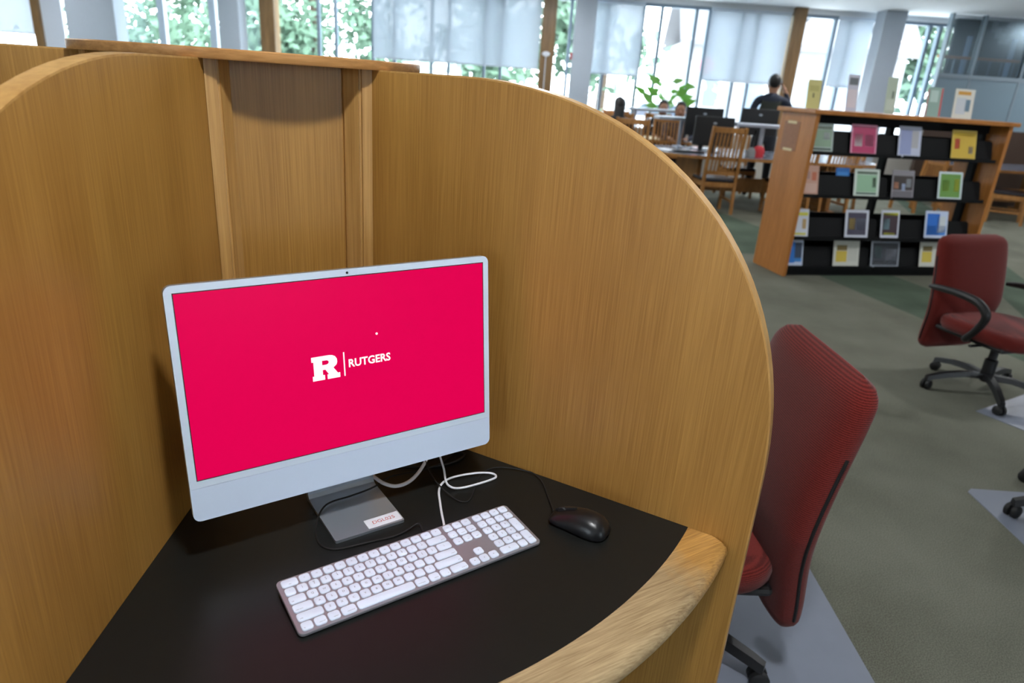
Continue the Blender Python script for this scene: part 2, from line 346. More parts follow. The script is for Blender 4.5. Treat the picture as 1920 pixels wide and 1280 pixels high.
# house with gables
hs = empty('house', (10.8, 33, -.3), R(-4), 'pale grey gabled house outside behind the standing person', 'house')
HW = pm('pale_siding', (150, 150, 152), .8); HR = pm('grey_shingle', (118, 118, 122), .8)
G().box((0, 0, 1.9), (8.6, 6, 3.8)).prism([(-1.9, 3.8), (1.9, 3.8), (0, 6.0)], -.2, .2, Matrix.Translation((1.2, -3.2, 0)) @ Matrix.Rotation(R(90), 4, 'X')).ob('wall', HW, hs)
G().add([(-4.7, -3.5, 3.6), (4.7, -3.5, 3.6), (4.7, 0, 6.6), (-4.7, 0, 6.6), (-4.7, -3.5, 3.75), (4.7, -3.5, 3.75), (4.7, 0, 6.75), (-4.7, 0, 6.75)], [(0, 1, 2, 3), (4, 5, 6, 7), (0, 1, 5, 4), (1, 2, 6, 5), (2, 3, 7, 6), (3, 0, 4, 7)]).add([(-4.7, 3.5, 3.6), (4.7, 3.5, 3.6), (4.7, 0, 6.6), (-4.7, 0, 6.6), (-4.7, 3.5, 3.75), (4.7, 3.5, 3.75), (4.7, 0, 6.75), (-4.7, 0, 6.75)], [(0, 1, 2, 3), (4, 5, 6, 7), (0, 1, 5, 4), (1, 2, 6, 5), (2, 3, 7, 6), (3, 0, 4, 7)]).ob('roof', HR, hs)
rg = G()
for sx in (-1, 1): rg.add([(1.2, -3.7, 6.15), (1.2 + sx * 2.3, -3.7, 3.5), (1.2 + sx * 2.3, -1, 3.5), (1.2, -.4, 6.15), (1.2, -3.7, 6.3), (1.2 + sx * 2.3, -3.7, 3.65), (1.2 + sx * 2.3, -1, 3.65), (1.2, -.4, 6.3)], [(0, 1, 2, 3), (4, 5, 6, 7), (0, 1, 5, 4), (1, 2, 6, 5), (3, 0, 4, 7)])
rg.ob('gable_roof', HR, hs)
for x_ in (-3.2, -1.4, .6, 1.9, 3.5):
    wi = G().box((x_, -3.02, 1.9), (.9, .06, 1.4)).ob('window', pm('white_trim', (225, 228, 230), .6), hs); G().box((x_, -3.06, 1.9), (.74, .03, 1.24)).ob('pane', pm('house_glass', (110, 124, 138), .15), wi)
car = empty('car', (4.6, 24, -.3), R(8), 'white car parked outside beyond the narrow shade', 'car'); CW = pm('white_car_paint', (225, 228, 232), .3)
G().prism([(-2.1, .3), (2.1, .3), (2.15, .75), (1.2, .95), (.7, 1.42), (-1.2, 1.45), (-1.9, 1.0), (-2.15, .9)], -.85, .85, Matrix.Rotation(R(90), 4, 'X')).ob('body', CW, car)
G().prism([(1.05, .97), (.66, 1.36), (-1.1, 1.38), (-1.6, 1.0)], -.87, .87, Matrix.Rotation(R(90), 4, 'X')).ob('glazing', pm('car_glass', (70, 78, 92), .1), car)
for x_ in (-1.35, 1.3):
    for y_ in (-.8, .8): G().lathe([(.05, -.1), (.33, -.1), (.33, .1), (.05, .1)], 18).ob('wheel', RUB, car, loc=(x_, y_, .33), rot=(R(90), 0, 0))
sg = empty('street_sign', (6.1, 26, -.3), 0, 'red octagonal sign on a white post outside', 'sign')
G().box((0, 0, 1.3), (.07, .07, 2.6)).ob('post', MULW, sg); G().prism([(.3 * cos(R(22.5 + 45 * k)), .3 * sin(R(22.5 + 45 * k))) for k in range(8)], -.01, .01, Matrix.Translation((0, -.05, 2.7)) @ Matrix.Rotation(R(90), 4, 'X')).ob('plate', pm('red_sign', (214, 60, 70), .5), sg)

# ================================================================== THE CARREL
HUB = Vector((-0.6021, 1.6033, 0)); TH = .030; BA = R(-57.5)
carrel = empty('study_carrel', HUB, 0, 'six-sided oak study carrel with rounded partition panels and black desktops', 'study carrel')
sc, zc, a_, b_, ex = .526, .85, .672, .65, 2.3
out = [(.02, 0.0), (sc + a_, 0.0)] + [(sc + a_, z) for z in (.3, .6)]
for k in range(33):
    t = pi / 2 * k / 32; c, s_ = cos(t), sin(t); out.append((sc + a_ * max(c, 0) ** (2 / ex), zc + b_ * max(s_, 0) ** (2 / ex)))
out.append((.02, 1.5))
def inset(P, d):
    Q = []
    for i, p in enumerate(P):
        if i in (0, len(P) - 1): Q.append(p); continue
        a = Vector(P[i - 1]); b = Vector(P[i + 1]); t = (b - a); t.normalize(); Q.append((p[0] - t.y * d, p[1] + t.x * d))
    return Q
BT = .003; inn = inset(out, BT); inn[1] = (out[1][0] - BT, 0.0); inn[0] = out[0]; inn[-1] = (out[-1][0], 1.5 - BT)
RX = Matrix.Rotation(R(90), 4, 'X')
pmesh = G().prism(inn, -TH / 2, TH / 2, RX).me('side_panel', VEN)
eg = G(); path = list(range(1, len(out)))
eg.loft([[(out[i][0], -TH / 2, out[i][1]), (out[i][0], TH / 2, out[i][1]), (inn[i][0], TH / 2, inn[i][1]), (inn[i][0], -TH / 2, inn[i][1])] for i in path])
emesh = eg.me('edge_band', EDGE, True)
# desk (in the frame of the apex of the two inner faces, which lies TH outwards from the hub)
def sector(r0, r1, half, n=40):
    return [(r1 * cos(R(-half + 2 * half * k / n)) + TH, r1 * sin(R(-half + 2 * half * k / n))) for k in range(n + 1)] + [(r0 + TH, r0 * math.tan(R(half))), (r0 + TH, -r0 * math.tan(R(half)))]
dmesh = G().prism(sector(.235, 1.063, 29.97), DZ - .03, DZ).me('desk_surface', BLK)
lg = G(); rings = []
NA = 160
for k in range(NA + 1):
    f = k / NA; an = R(-29.93 + 59.86 * f); d = min(f, 1 - f) * R(59.86) * 1.14
    ro = 1.143 - (0 if d > .013 else .013 - math.sqrt(max(0, .013 ** 2 - (.013 - d) ** 2)))
    prof = [(1.0632, DZ), (ro - .022, DZ + .0003), (ro - .012, DZ - .002), (ro - .004, DZ - .008), (ro, DZ - .018), (ro - .004, DZ - .028), (ro - .014, DZ - .036), (1.0632, DZ - .036)]
    rings.append([(r * cos(an) + TH, r * sin(an), z) for r, z in prof])
lmesh = lg.loft(rings).me('desk_edge', LIP, True, 50)
bmesh_ = G().box((.222 + TH, 0, .75), (.016, .25, 1.5)).me('back_panel', VEN)
PP = [(.268, .1535), (.268, .133), (.264, .132), (.2635, .1285), (.266, .1265), (.238, .106), (.22, .106), (.22, .125)]
po1 = G().prism([(p[0] + TH, p[1]) for p in PP], DZ, 1.5).me('corner_post', POST); po2 = G().prism([(p[0] + TH, -p[1]) for p in PP], DZ, 1.5).me('corner_post', POST)
for k in range(6):
    a = BA + R(30 + 60 * k); p = put('side_panel', pmesh, carrel, rot=(0, 0, a)); put('edge_band', emesh, p)
    b = BA + R(60 * k)
    for nm, me in (('desk_surface', dmesh), ('desk_edge', lmesh), ('back_panel', bmesh_), ('corner_post', po1), ('corner_post', po2)): put(nm, me, carrel, rot=(0, 0, b))
G().lathe([(.001, 1.4990), (.353, 1.4990), (.355, 1.5025), (.355, 1.515), (.353, 1.517), (.001, 1.517)], 96).ob('top_cap', CAP, carrel, True, rot=(0, 0, BA + pi / 2))

# ================================================================== COMPUTER
YAW = R(35.4); pc = empty('all_in_one_computer', (-.2679, 1.0624, DZ), YAW, 'silver all-in-one computer with a white bezel and bright red screen on the carrel desk', 'computer')
TILT = Matrix.Translation((0, 0, .30025)) @ Matrix.Rotation(R(-6.72), 4, 'X') @ Matrix.Rotation(R(90), 4, 'X')   # local: x right, y up the panel, z towards viewer
def P3(g, P, z0, z1): return g.prism(P, z0, z1, TILT)
HC = (.1595 - .2165) / 2
back = P3(G(), rrect(.547, .376, .012, 6, 0, HC), -.0118, -.0009).ob('housing', ALU, pc, True)
bz = [p for p in rrect(.547, .376, .012, 6, 0, HC) if p[1] > 0]
P3(G(), sorted([p for p in bz if p[0] > 0], key=lambda p: math.atan2(p[1], p[0])) + sorted([p for p in bz if p[0] < 0], key=lambda p: math.atan2(p[1], p[0])) + [(-.2735, -.1602), (.2735, -.1602)], -.0009, .0).ob('bezel', BZL, pc)
cz = [p for p in rrect(.547, .376, .012, 6, 0, HC) if p[1] < -.18]
P3(G(), [(.2735, -.1606), (-.2735, -.1606)] + sorted([p for p in cz if p[0] < 0], key=lambda p: (-p[1], p[0])) + sorted([p for p in cz if p[0] > 0], key=lambda p: (p[1], p[0])), -.0009, -.0001).ob('chin', CHIN, pc)
SCR = bpy.data.materials.new('lit_red_screen'); SCR.use_nodes = True; b = SCR.node_tree.nodes['Principled BSDF']; b.inputs['Base Color'].default_value = (.0, .0, .0, 1); b.inputs['Roughness'].default_value = .3; b.inputs['Specular IOR Level'].default_value = .06
b.inputs['Emission Color'].default_value = lin((228, 0, 80)); b.inputs['Emission Strength'].default_value = 1.0
SCW = bpy.data.materials.new('lit_white_screen'); SCW.use_nodes = True; b = SCW.node_tree.nodes['Principled BSDF']; b.inputs['Base Color'].default_value = (.05, .05, .05, 1); b.inputs['Emission Color'].default_value = (1, 1, 1, 1); b.inputs['Emission Strength'].default_value = 1.1
P3(G(), [(-.2625, -.1483), (.2625, -.1483), (.2625, .1483), (-.2625, .1483)], 0, .00008).ob('screen_border', BLKP, pc)
screen = P3(G(), [(-.261, -.1468), (.261, -.1468), (.261, .1468), (-.261, .1468)], .0001, .0003).ob('screen', SCR, pc)
RO = [(-70, 19.6), (-55.1, 19.6), (-40.1, 19.6), (-34.4, 18.7), (-29.8, 16.2), (-26.9, 11.5), (-26.5, 6.2), (-27.9, 1.6), (-33.6, -2.9), (-26.6, -13.2), (-22.7, -13.2), (-22.7, -21.5), (-44.7, -21.5), (-44.7, -13.3), (-42, -13.3), (-47.5, -4.5), (-52.1, -4.5), (-52.1, -13.2), (-49, -13.2), (-49, -21.5), (-69.6, -21.5), (-69.6, -13.1), (-66.9, -13.1), (-66.9, 11.1), (-70, 11.1)]
RI = [(-52.3, 11.5), (-45, 11.4), (-42.2, 10.4), (-40.8, 8.0), (-42.2, 5.2), (-45.2, 4.0), (-52.3, 4.0)]
bm = bmesh.new(); eds = []
for loop in (RO, RI):
    vs = [bm.verts.new((TILT @ Vector((p[0] / 1000, p[1] / 1000, .0005)))) for p in loop]; eds += [bm.edges.new((vs[i], vs[(i + 1) % len(vs)])) for i in range(len(vs))]
bmesh.ops.triangle_fill(bm, use_beauty=True, use_dissolve=False, edges=eds)
me = bpy.data.meshes.new('block_letter'); bm.to_mesh(me); bm.free(); me.materials.append(SCW); put('block_letter', me, screen)
P3(G(), [(-.0156, -.0213), (-.0135, -.0213), (-.0135, .0203), (-.0156, .0203)], .0004, .0006).ob('logo_bar', SCW, screen)
tm = text('RUTGERS', .0200, .00055, 'LEFT'); tw = max(v.co.x for v in tm.vertices) - min(v.co.x for v in tm.vertices); th_ = max(v.co.y for v in tm.vertices) - min(v.co.y for v in tm.vertices)
tm.transform(Matrix.Translation((-min(v.co.x for v in tm.vertices), -min(v.co.y for v in tm.vertices), 0))); tm.transform(Matrix.Diagonal((.0764 / tw, .0145 / th_, 1, 1))); tm.materials.append(SCW)
wd = put('wordmark', tm, screen); wd.matrix_local = TILT @ Matrix.Translation((-.0068, -.0079, .0005))
P3(G(), [(.0462 + .0021 * cos(2 * pi * k / 14), .0437 + .0021 * sin(2 * pi * k / 14)) for k in range(14)], .0004, .0006).ob('white_dot', SCW, screen)  # small white disc on the screen
P3(G(), [(.0005 + .0021 * cos(2 * pi * k / 16), .1535 + .0021 * sin(2 * pi * k / 16)) for k in range(16)], .0001, .0004).ob('camera_lens', BLKP, pc)
# bent aluminium stand
sp = [(-.074, .0004), (-.074, .006), (.056, .006), (.064, .0085), (.069, .015), (.0585, .14), (.052, .20), (.058, .203), (.0645, .14), (.0785, .012), (.078, .0055), (.072, .0004)]
rings = []
for k, x_ in enumerate((-.065, -.0645, -.062, .062, .0645, .065)):
    dd = (.004, .0015, 0, 0, .0015, .004)[k]; rings.append([(x_, y + (dd if j < 2 else 0), z) for j, (y, z) in enumerate(sp)])
stand = G().loft(rings).ob('stand', ALU, pc, True, sharp=25)
G().box((0, .03, .21), (.07, .055, .06), bev=.01).ob('hinge', ALU, pc)
st = G().prism(rrect(.0655, .0265, .002, 3, .0305, -.0565), .0061, .0064).ob('asset_label', WHITE, pc); st['label'] = 'white asset sticker with red lettering'
letters('lettering', 'DGL025', .0125, REDP, st, (.0315, -.0565, .0066))
PCB = [(-.30, 1.215, DZ + .004), (-.275, 1.19, DZ + .006), (-.252, 1.158, DZ + .014), (-.228, 1.130, DZ + .02), (-.203, 1.124, DZ + .02), (-.180, 1.145, DZ + .02), (-.165, 1.187, DZ + .022), (-.158, 1.222, DZ + .035), (-.165, 1.235, DZ + .08), (-.19, 1.19, DZ + .15), (-.21, 1.14, DZ + .19)]
bpy.context.view_layer.update(); G().tube([pc.matrix_world.inverted() @ Vector(p) for p in PCB], .0036, 10).ob('power_cable', WCAB, pc, True)

# ================================================================== KEYBOARD
kw, kd = .4313, .1179
kb = empty('keyboard', (-.1316, .9232, DZ), R(35.8), 'full-size silver keyboard with white keys in front of the computer', 'keyboard')
SL = math.atan2(.007, kd)
KT = Matrix.Translation((0, 0, .0115)) @ Matrix.Rotation(SL, 4, 'X')
g = G(); rg = []
for ins, z in ((.0015, -.0062), (0, -.005), (0, -.001), (.0008, 0)): rg.append([KT @ Vector((p[0], p[1], z)) for p in rrect(kw - 2 * ins, kd - 2 * ins, .009 - ins, 6)])
g.loft(rg).ob('case', KCASE, kb, True, sharp=30)
for sx in (-1, 1): G().tube([(sx * .17, .05, .0002), (sx * .17, .05, .008)], .006, 12, 0).ob('foot', RUB, kb)
U = .0187; X0 = -kw / 2 + .0052; Y0 = kd / 2 - .0030
kcache = {}
def key(x, row, w_, legend, h=1, second=None, al=None):
    """x, w_ in units from the left; row 0 is the rear row"""
    W_, H_ = w_ * U - .0028, h * U - .0028
    k = (round(W_, 5), round(H_, 5))
    if k not in kcache:
        gg = G(); r_ = .0042
        gg.loft([[(p[0], p[1], z) for p in rrect(W_ - 2 * i_, H_ - 2 * i_, r_ - i_, 4)] for i_, z in ((0, 0), (0, .0014), (.0003, .0019), (.0009, .0022))]); kcache[k] = gg.me('key', KEY, True, 50)
    cx, cy = X0 + (x + w_ / 2) * U, Y0 - (row + h / 2) * U
    o = put('key', kcache[k], kb); o.matrix_local = KT @ Matrix.Translation((cx, cy, .0001))
    if legend:
        sm = len(legend) > 1
        size = .0030 if (sm and not legend[0] == 'F') else (.0028 if sm else .0052)
        yy = -.0035 if (sm and w_ >= 1 and legend[0] != 'F') else 0; xx = 0
        if al == 'L': xx = -W_ / 2 + .003
        if al == 'R': xx = W_ / 2 - .003
        letters('legend', legend, size, INK, o, (xx, yy, .0023), align={'L': 'LEFT', 'R': 'RIGHT', None: 'CENTER'}[al])
        if second: letters('legend', second, .0036, INK, o, (0, .0038, .0023))
key(0, 0, 1.5, 'esc'); pz = 13.5 / 13
for i in range(13): key(1.5 + i * pz, 0, pz, ('F%d' % (i + 1)) if i < 12 else '^')
for i, (c, s_) in enumerate(zip("`1234567890-=", "~!@#$%^&*()_+")): key(i, 1, 1, c, second=s_ if i else None)
key(13, 1, 2, 'delete', al='R'); key(0, 2, 1.5, 'tab', al='L')
for i, c in enumerate('QWERTYUIOP[]'): key(1.5 + i, 2, 1, c)
key(13.5, 2, 1.5, '\\'); key(0, 3, 1.75, 'caps lock', al='L')
for i, c in enumerate("ASDFGHJKL;'"): key(1.75 + i, 3, 1, c)
key(12.75, 3, 2.25, 'return', al='R'); key(0, 4, 2.25, 'shift', al='L')
for i, c in enumerate('ZXCVBNM,./'): key(2.25 + i, 4, 1, c)
key(12.25, 4, 2.75, 'shift', al='R')
x_ = 0
for w_, l, al in ((1.05, 'fn', 'L'), (1.1, 'control', 'R'), (1.1, 'option', 'R'), (1.35, 'command', 'R'), (5.2, '', None), (1.3, 'command', 'L'), (1.1, 'option', 'R'), (1.05, 'fn', 'R'), (1.75, 'control', 'R')): key(x_, 5, w_, l, al=al); x_ += w_
NX = 15.25
for i, l in enumerate(('F13', 'F14', 'F15')): key(NX + i, 0, 1, l)
for i, l in enumerate(('ins', 'home', 'pgup')): key(NX + i, 1, 1, l)
for i, l in enumerate(('del', 'end', 'pgdn')): key(NX + i, 2, 1, l)
key(NX + 1, 4, 1, '^')
for i, l in enumerate('<v>'): key(NX + i, 5, 1, l)
MX = 18.5
for i, l in enumerate(('F16', 'F17', 'F18', 'F19')): key(MX + i, 0, 1, l)
for i, l in enumerate(('clear', '=', '/', '*')): key(MX + i, 1, 1, l)
for r_, row in enumerate(('789', '456', '123')):
    for i, l in enumerate(row): key(MX + i, 2 + r_, 1, l)
key(MX + 3, 2, 1, '-', h=2); key(MX + 3, 4, 1, 'enter', h=2, al='R'); key(MX, 5, 2, '0'); key(MX + 2, 5, 1, '.')
def wloc(o, P): return [o.matrix_world.inverted() @ Vector(p) for p in P]
bpy.context.view_layer.update()
KC = [(-.099, 1.023, DZ + .009), (-.100, 1.035, DZ + .006), (-.108, 1.069, DZ + .004), (-.116, 1.106, DZ + .004), (-.122, 1.138, DZ + .004), (-.121, 1.163, DZ + .004), (-.111, 1.182, DZ + .005), (-.089, 1.198, DZ + .006), (-.052, 1.215, DZ + .005), (-.023, 1.219, DZ + .004), (-.013, 1.208, DZ + .004), (-.025, 1.193, DZ + .004), (-.059, 1.169, DZ + .004), (-.085, 1.156, DZ + .004), (-.101, 1.156, DZ + .006), (-.112, 1.17, DZ + .009), (-.122, 1.195, DZ + .03), (-.15, 1.21, DZ + .09), (-.19, 1.16, DZ + .15)]
G().tube(wloc(kb, KC), .0022, 8).ob('cable', WCAB, kb, True)

# ================================================================== MOUSE
ms = empty('mouse', (.149, 1.0615, DZ), R(151 - 90), 'black corded optical mouse on the desk right of the keyboard', 'mouse')   # local +y = front
def mring(y, w_, h, z0, e=2.4):
    P = []
    for k in range(17):
        t = pi * k / 16; c, s_ = cos(t), sin(t); P.append((w_ * math.copysign(abs(c) ** (2 / e), c), y, z0 + (h - z0) * abs(s_) ** (2 / 2.2)))
    return P
ys = [(-.0565, .010, .012), (-.0545, .018, .020), (-.049, .0245, .0275), (-.038, .0295, .0345), (-.022, .031, .038), (-.004, .0300, .0375), (.014, .0285, .0335), (.032, .0285, .0265), (.044, .0275, .0205), (.052, .0245, .0155), (.0555, .019, .011)]
g = G(); g.loft([mring(y, w_, h, .007) for y, w_, h in ys]).ob('shell', BLKM, ms, True, sharp=70)
g = G(); g.loft([[(x_ * s_, y * s_, z) for x_, y in [(w_ * .93, y) for y, w_, h in ys] + [(-w_ * .93, y) for y, w_, h in reversed(ys)]] for s_, z in ((.93, .0006), (.97, .003), (1.0, .0085))]).ob('base', BLKP, ms, True)
G().box((0, .030, .0285), (.0012, .046, .004), rx=R(-24)).ob('button_seam', RUB, ms)
G().lathe([(.001, -.0035), (.0085, -.0035), (.0098, -.002), (.0098, .002), (.0085, .0035), (.001, .0035)], 20).ob('scroll_wheel', RUB, ms, True, loc=(0, .036, .0205), rot=(0, R(90), 0))
bpy.context.view_layer.update()
MC = [(.1005, 1.094, DZ + .009), (.1, 1.108, DZ + .006), (.093, 1.15, DZ + .003), (.083, 1.197, DZ + .004), (.067, 1.226, DZ + .005), (.044, 1.238, DZ + .005), (.013, 1.245, DZ + .004), (-.015, 1.244, DZ + .003), (-.034, 1.232, DZ + .002), (-.048, 1.204, DZ + .0015), (-.053, 1.16, DZ + .0015), (-.059, 1.128, DZ + .0015), (-.068, 1.114, DZ + .002), (-.086, 1.117, DZ + .004), (-.115, 1.143, DZ + .009), (-.141, 1.178, DZ + .014), (-.165, 1.212, DZ + .04), (-.195, 1.19, DZ + .13)]
G().tube(wloc(ms, MC), .0014, 8).ob('cable', RUB, ms, True)
LP = [(-.131, 1.004, DZ + .002), (-.138, 1.018, DZ + .006), (-.143, 1.027, DZ + .008), (-.151, 1.026, DZ + .006), (-.166, 1.009, DZ + .003), (-.186, .993, DZ + .0016), (-.216, .978, DZ + .0016), (-.249, .96, DZ + .0016), (-.278, .949, DZ + .0016), (-.302, .958, DZ + .0016), (-.317, .983, DZ + .002), (-.326, 1.02, DZ + .006), (-.324, 1.05, DZ + .011), (-.313, 1.07, DZ + .012), (-.283, 1.093, DZ + .012), (-.247, 1.124, DZ + .014), (-.224, 1.152, DZ + .02), (-.197, 1.17, DZ + .02), (-.165, 1.20, DZ + .012), (-.13, 1.245, DZ + .006), (-.11, 1.29, DZ + .003)]
tag(G().tube(LP, .0017, 8).ob('black_cable', RUB, None, True), 'thin black cable looped round the front of the computer stand', 'cable')
LP = [(-.33, 1.25, DZ + .003), (-.27, 1.235, DZ + .003), (-.21, 1.225, DZ + .003), (-.15, 1.23, DZ + .003), (-.105, 1.255, DZ + .003), (-.085, 1.285, DZ + .003), (-.10, 1.30, DZ + .003), (-.15, 1.31, DZ + .003)]
tag(G().tube(LP, .0024, 8).ob('black_cable', RUB, None, True), 'thicker black cable lying in the shadow behind the computer', 'cable')

# ================================================================== OFFICE CHAIRS
def fabric(name, c1, c2):
    m = bpy.data.materials.new(name); m.use_nodes = True; nt = m.node_tree; N = nt.nodes.new; L = nt.links.new; b = nt.nodes['Principled BSDF']
    b.inputs['Roughness'].default_value = .95; b.inputs['Specular IOR Level'].default_value = .15; b.inputs['Sheen Weight'].default_value = .15
    tc = N('ShaderNodeTexCoord'); wv = N('ShaderNodeTexWave'); wv.wave_type = 'BANDS'; wv.bands_direction = 'Z'; wv.inputs['Scale'].default_value = 62; wv.inputs['Distortion'].default_value = 1.2; wv.inputs['Detail'].default_value = 2; wv.inputs['Detail Scale'].default_value = 3
    L(tc.outputs['Object'], wv.inputs[0]); n = N('ShaderNodeTexNoise'); n.inputs['Scale'].default_value = 380; L(tc.outputs['Object'], n.inputs[0])
    mt = N('ShaderNodeMath'); mt.operation = 'MULTIPLY_ADD'; mt.inputs[1].default_value = .5; L(wv.outputs[1], mt.inputs[0]); m2 = N('ShaderNodeMath'); m2.operation = 'MULTIPLY'; m2.inputs[1].default_value = .5; L(n.outputs[0], m2.inputs[0]); L(m2.outputs[0], mt.inputs[2])
    rp = N('ShaderNodeValToRGB'); rp.color_ramp.elements[0].position = .2; rp.color_ramp.elements[0].color = lin(c1); rp.color_ramp.elements[1].position = .8; rp.color_ramp.elements[1].color = lin(c2); L(mt.outputs[0], rp.inputs[0]); L(rp.outputs[0], b.inputs['Base Color'])
    bp = N('ShaderNodeBump'); bp.inputs['Strength'].default_value = .35; bp.inputs['Distance'].default_value = .002; L(mt.outputs[0], bp.inputs['Height']); L(bp.outputs[0], b.inputs['Normal']); return m
RED = fabric('dark_red_upholstery', (78, 20, 16), (122, 43, 37))
def office_chair(loc, rz, label, arms, star, bw=.255, dz=0.0, HB=.68):
    ch = empty('office_chair', loc, rz, label, 'office chair')   # local +y = facing
    # backrest: tall S-curved cushion
    ZB = .165 + dz
    def yb(z):
        t = (z - ZB) / HB
        return -.306 + .042 * math.sin(min(1, max(0, t) / .45) * pi / 2) ** 2 if t < .45 else -.264 - .075 * ((t - .45) / .55) ** 1.3
    rg = []
    NZ = 44
    for k in range(NZ + 1):
        t = k / NZ; z = ZB + HB * t
        e = min(1, (t / .08)) if t < .08 else (min(1, (1 - t) / .08) if t > .92 else 1); e = math.sqrt(max(0, 1 - (1 - e) ** 2)) * .97 + .03
        w_ = bw * (.80 + .20 * min(1, t / .45)) * (1 if t < .8 else 1 - .05 * ((t - .8) / .2) ** 2) * (.70 + .30 * e); th_ = (.046 + .012 * sin(t * pi)) * e
        rg.append([(x, y, z) for x, y, z in sring(0, yb(z), z, w_, th_, 40, 3.0)])
    bk = G().loft(rg).ob('backrest', RED, ch, True, sharp=80)
    for sx in (-1, 1):
        pts = []
        for k in range(13):
            z = ZB + .06 + .50 * k / 12; t = (z - ZB) / HB; w_ = bw * (.80 + .20 * min(1, t / .45)); pts.append((sx * (w_ + .0005), yb(z) - .004, z))
        G().tube(pts, .0045, 6, 2).ob('piping', RUB, bk, True)
    # seat cushion
    rg = []
    for z, s_ in ((.340, .88), (.347, .95), (.365, .99), (.39, 1.0), (.407, .985), (.418, .94), (.422, .86)):
        rg.append([(x, y - .03, z + .012 * (y / .24 if y < 0 else 0) - (.02 * (y / .24) ** 4 if y > 0 else 0)) for x, y, _ in sring(0, .01, z, .25 * s_, .25 * s_, 36, 3.2)])
    G().loft(rg).ob('seat', RED, ch, True, sharp=80)
    G().box((0, -.03, .330), (.42, .42, .026), bev=.012).ob('seat_pan', BLKP, ch)
    G().box((0, -.02, .298), (.17, .24, .05), bev=.015).ob('mechanism', BLKP, ch); G().box((.17, .03, .308), (.15, .02, .012), bev=.004).ob('lever', BLKP, ch)
    G().loft([[(x, -.22 - .08 * k / 4, .31 - .0 + y_ * .5 + .06 * (k / 4) ** 2) for x, y_ in ((-.04, -.03), (.04, -.03), (.04, .03), (-.04, .03))] for k in range(5)]).ob('back_bracket', BLKP, ch)
    G().lathe([(.026, .07), (.034, .08), (.034, .2), (.022, .21), (.022, .29), (.026, .295)], 16).ob('gas_column', BLKP, ch, True)
    for k in range(5):
        a = star + k * 2 * pi / 5 - rz
        lg = G(); lg.loft([[(d * cos(a) - s_ * w_ * sin(a), d * sin(a) + s_ * w_ * cos(a), z + o_) for s_, o_ in ((-1, -.016), (-.7, .012), (.7, .012), (1, -.016))] for d, w_, z in ((.02, .03, .105), (.12, .024, .11), (.22, .021, .098), (.30, .018, .078), (.335, .016, .066))])
        l = lg.ob('base_leg', BLKP, ch, True, sharp=50)
        c = G(); cx, cy = .325 * cos(a), .325 * sin(a)
        for s_ in (-1, 1): c.loft([[(cx - s_ * o_ * sin(a + .5) + r_ * cos(t) * cos(a + .5), cy + s_ * o_ * cos(a + .5) + r_ * cos(t) * sin(a + .5), .0275 + r_ * sin(t)) for t in [2 * pi * q / 16 for q in range(16)]] for o_, r_ in ((.004, .02), (.006, .0265), (.020, .0272), (.025, .02))])
        c.tube([(cx, cy, .03), (cx, cy, .075)], .008, 8, 0); c.ob('caster', RUB, l, True, sharp=50)
    if arms:
        for sx in (-1, 1):
            P = [(sx * .29, -.27, .562), (sx * .305, -.20, .572), (sx * .31, -.08, .578), (sx * .31, .04, .568), (sx * .31, .105, .53), (sx * .305, .11, .485), (sx * .295, .07, .41), (sx * .27, .01, .345), (sx * .20, -.02, .332)]
            G().tube(P, [.012, .018, .02, .022, .023, .021, .019, .018, .018], 10).ob('armrest', BLKP, ch, True)
    return ch
office_chair((.458, 1.60, 0), R(92.5), 'dark red office chair with black piping tucked in right behind the carrel panel', False, R(-32), dz=.025, HB=.735)
office_chair((2.72, 3.64, 0), R(-72 - 90), 'dark red office chair with black armrests standing in front of the bookcase', True, R(180))
office_chair((2.37, 2.33, 0), R(45), 'dark red office chair standing on the lower right floor mat at the frame edge', True, R(175))
MAT = pm('grey_vinyl_mat', (126, 132, 146), .32, noise=.05, nscale=15, spec=.5)
def floor_mat(P, label): tag(G().prism(P, .0, .003).ob('chair_mat', MAT), label, 'chair mat', 'floor mats under the office chairs')
floor_mat([(.46, 1.12), (1.02, 1.12), (1.075, 1.17), (1.075, 2.2), (.46, 2.2)], 'grey vinyl floor mat under the chair behind the carrel panel')
floor_mat([(1.972, 1.3), (3.1, 1.3), (3.1, 2.545), (2.0, 2.545), (1.972, 2.52)], 'grey vinyl floor mat with a sharp corner at the lower right')
_q = Vector((2.52, 3.36)); _e = Vector((.85, .53)); _n = Vector((.53, -.85))
floor_mat([tuple(_q), tuple(_q + _e * 1.2), tuple(_q + _e * 1.2 + _n * .9), tuple(_q + _n * .9)], 'grey vinyl floor mat just in front of the armchair by the bookcase')

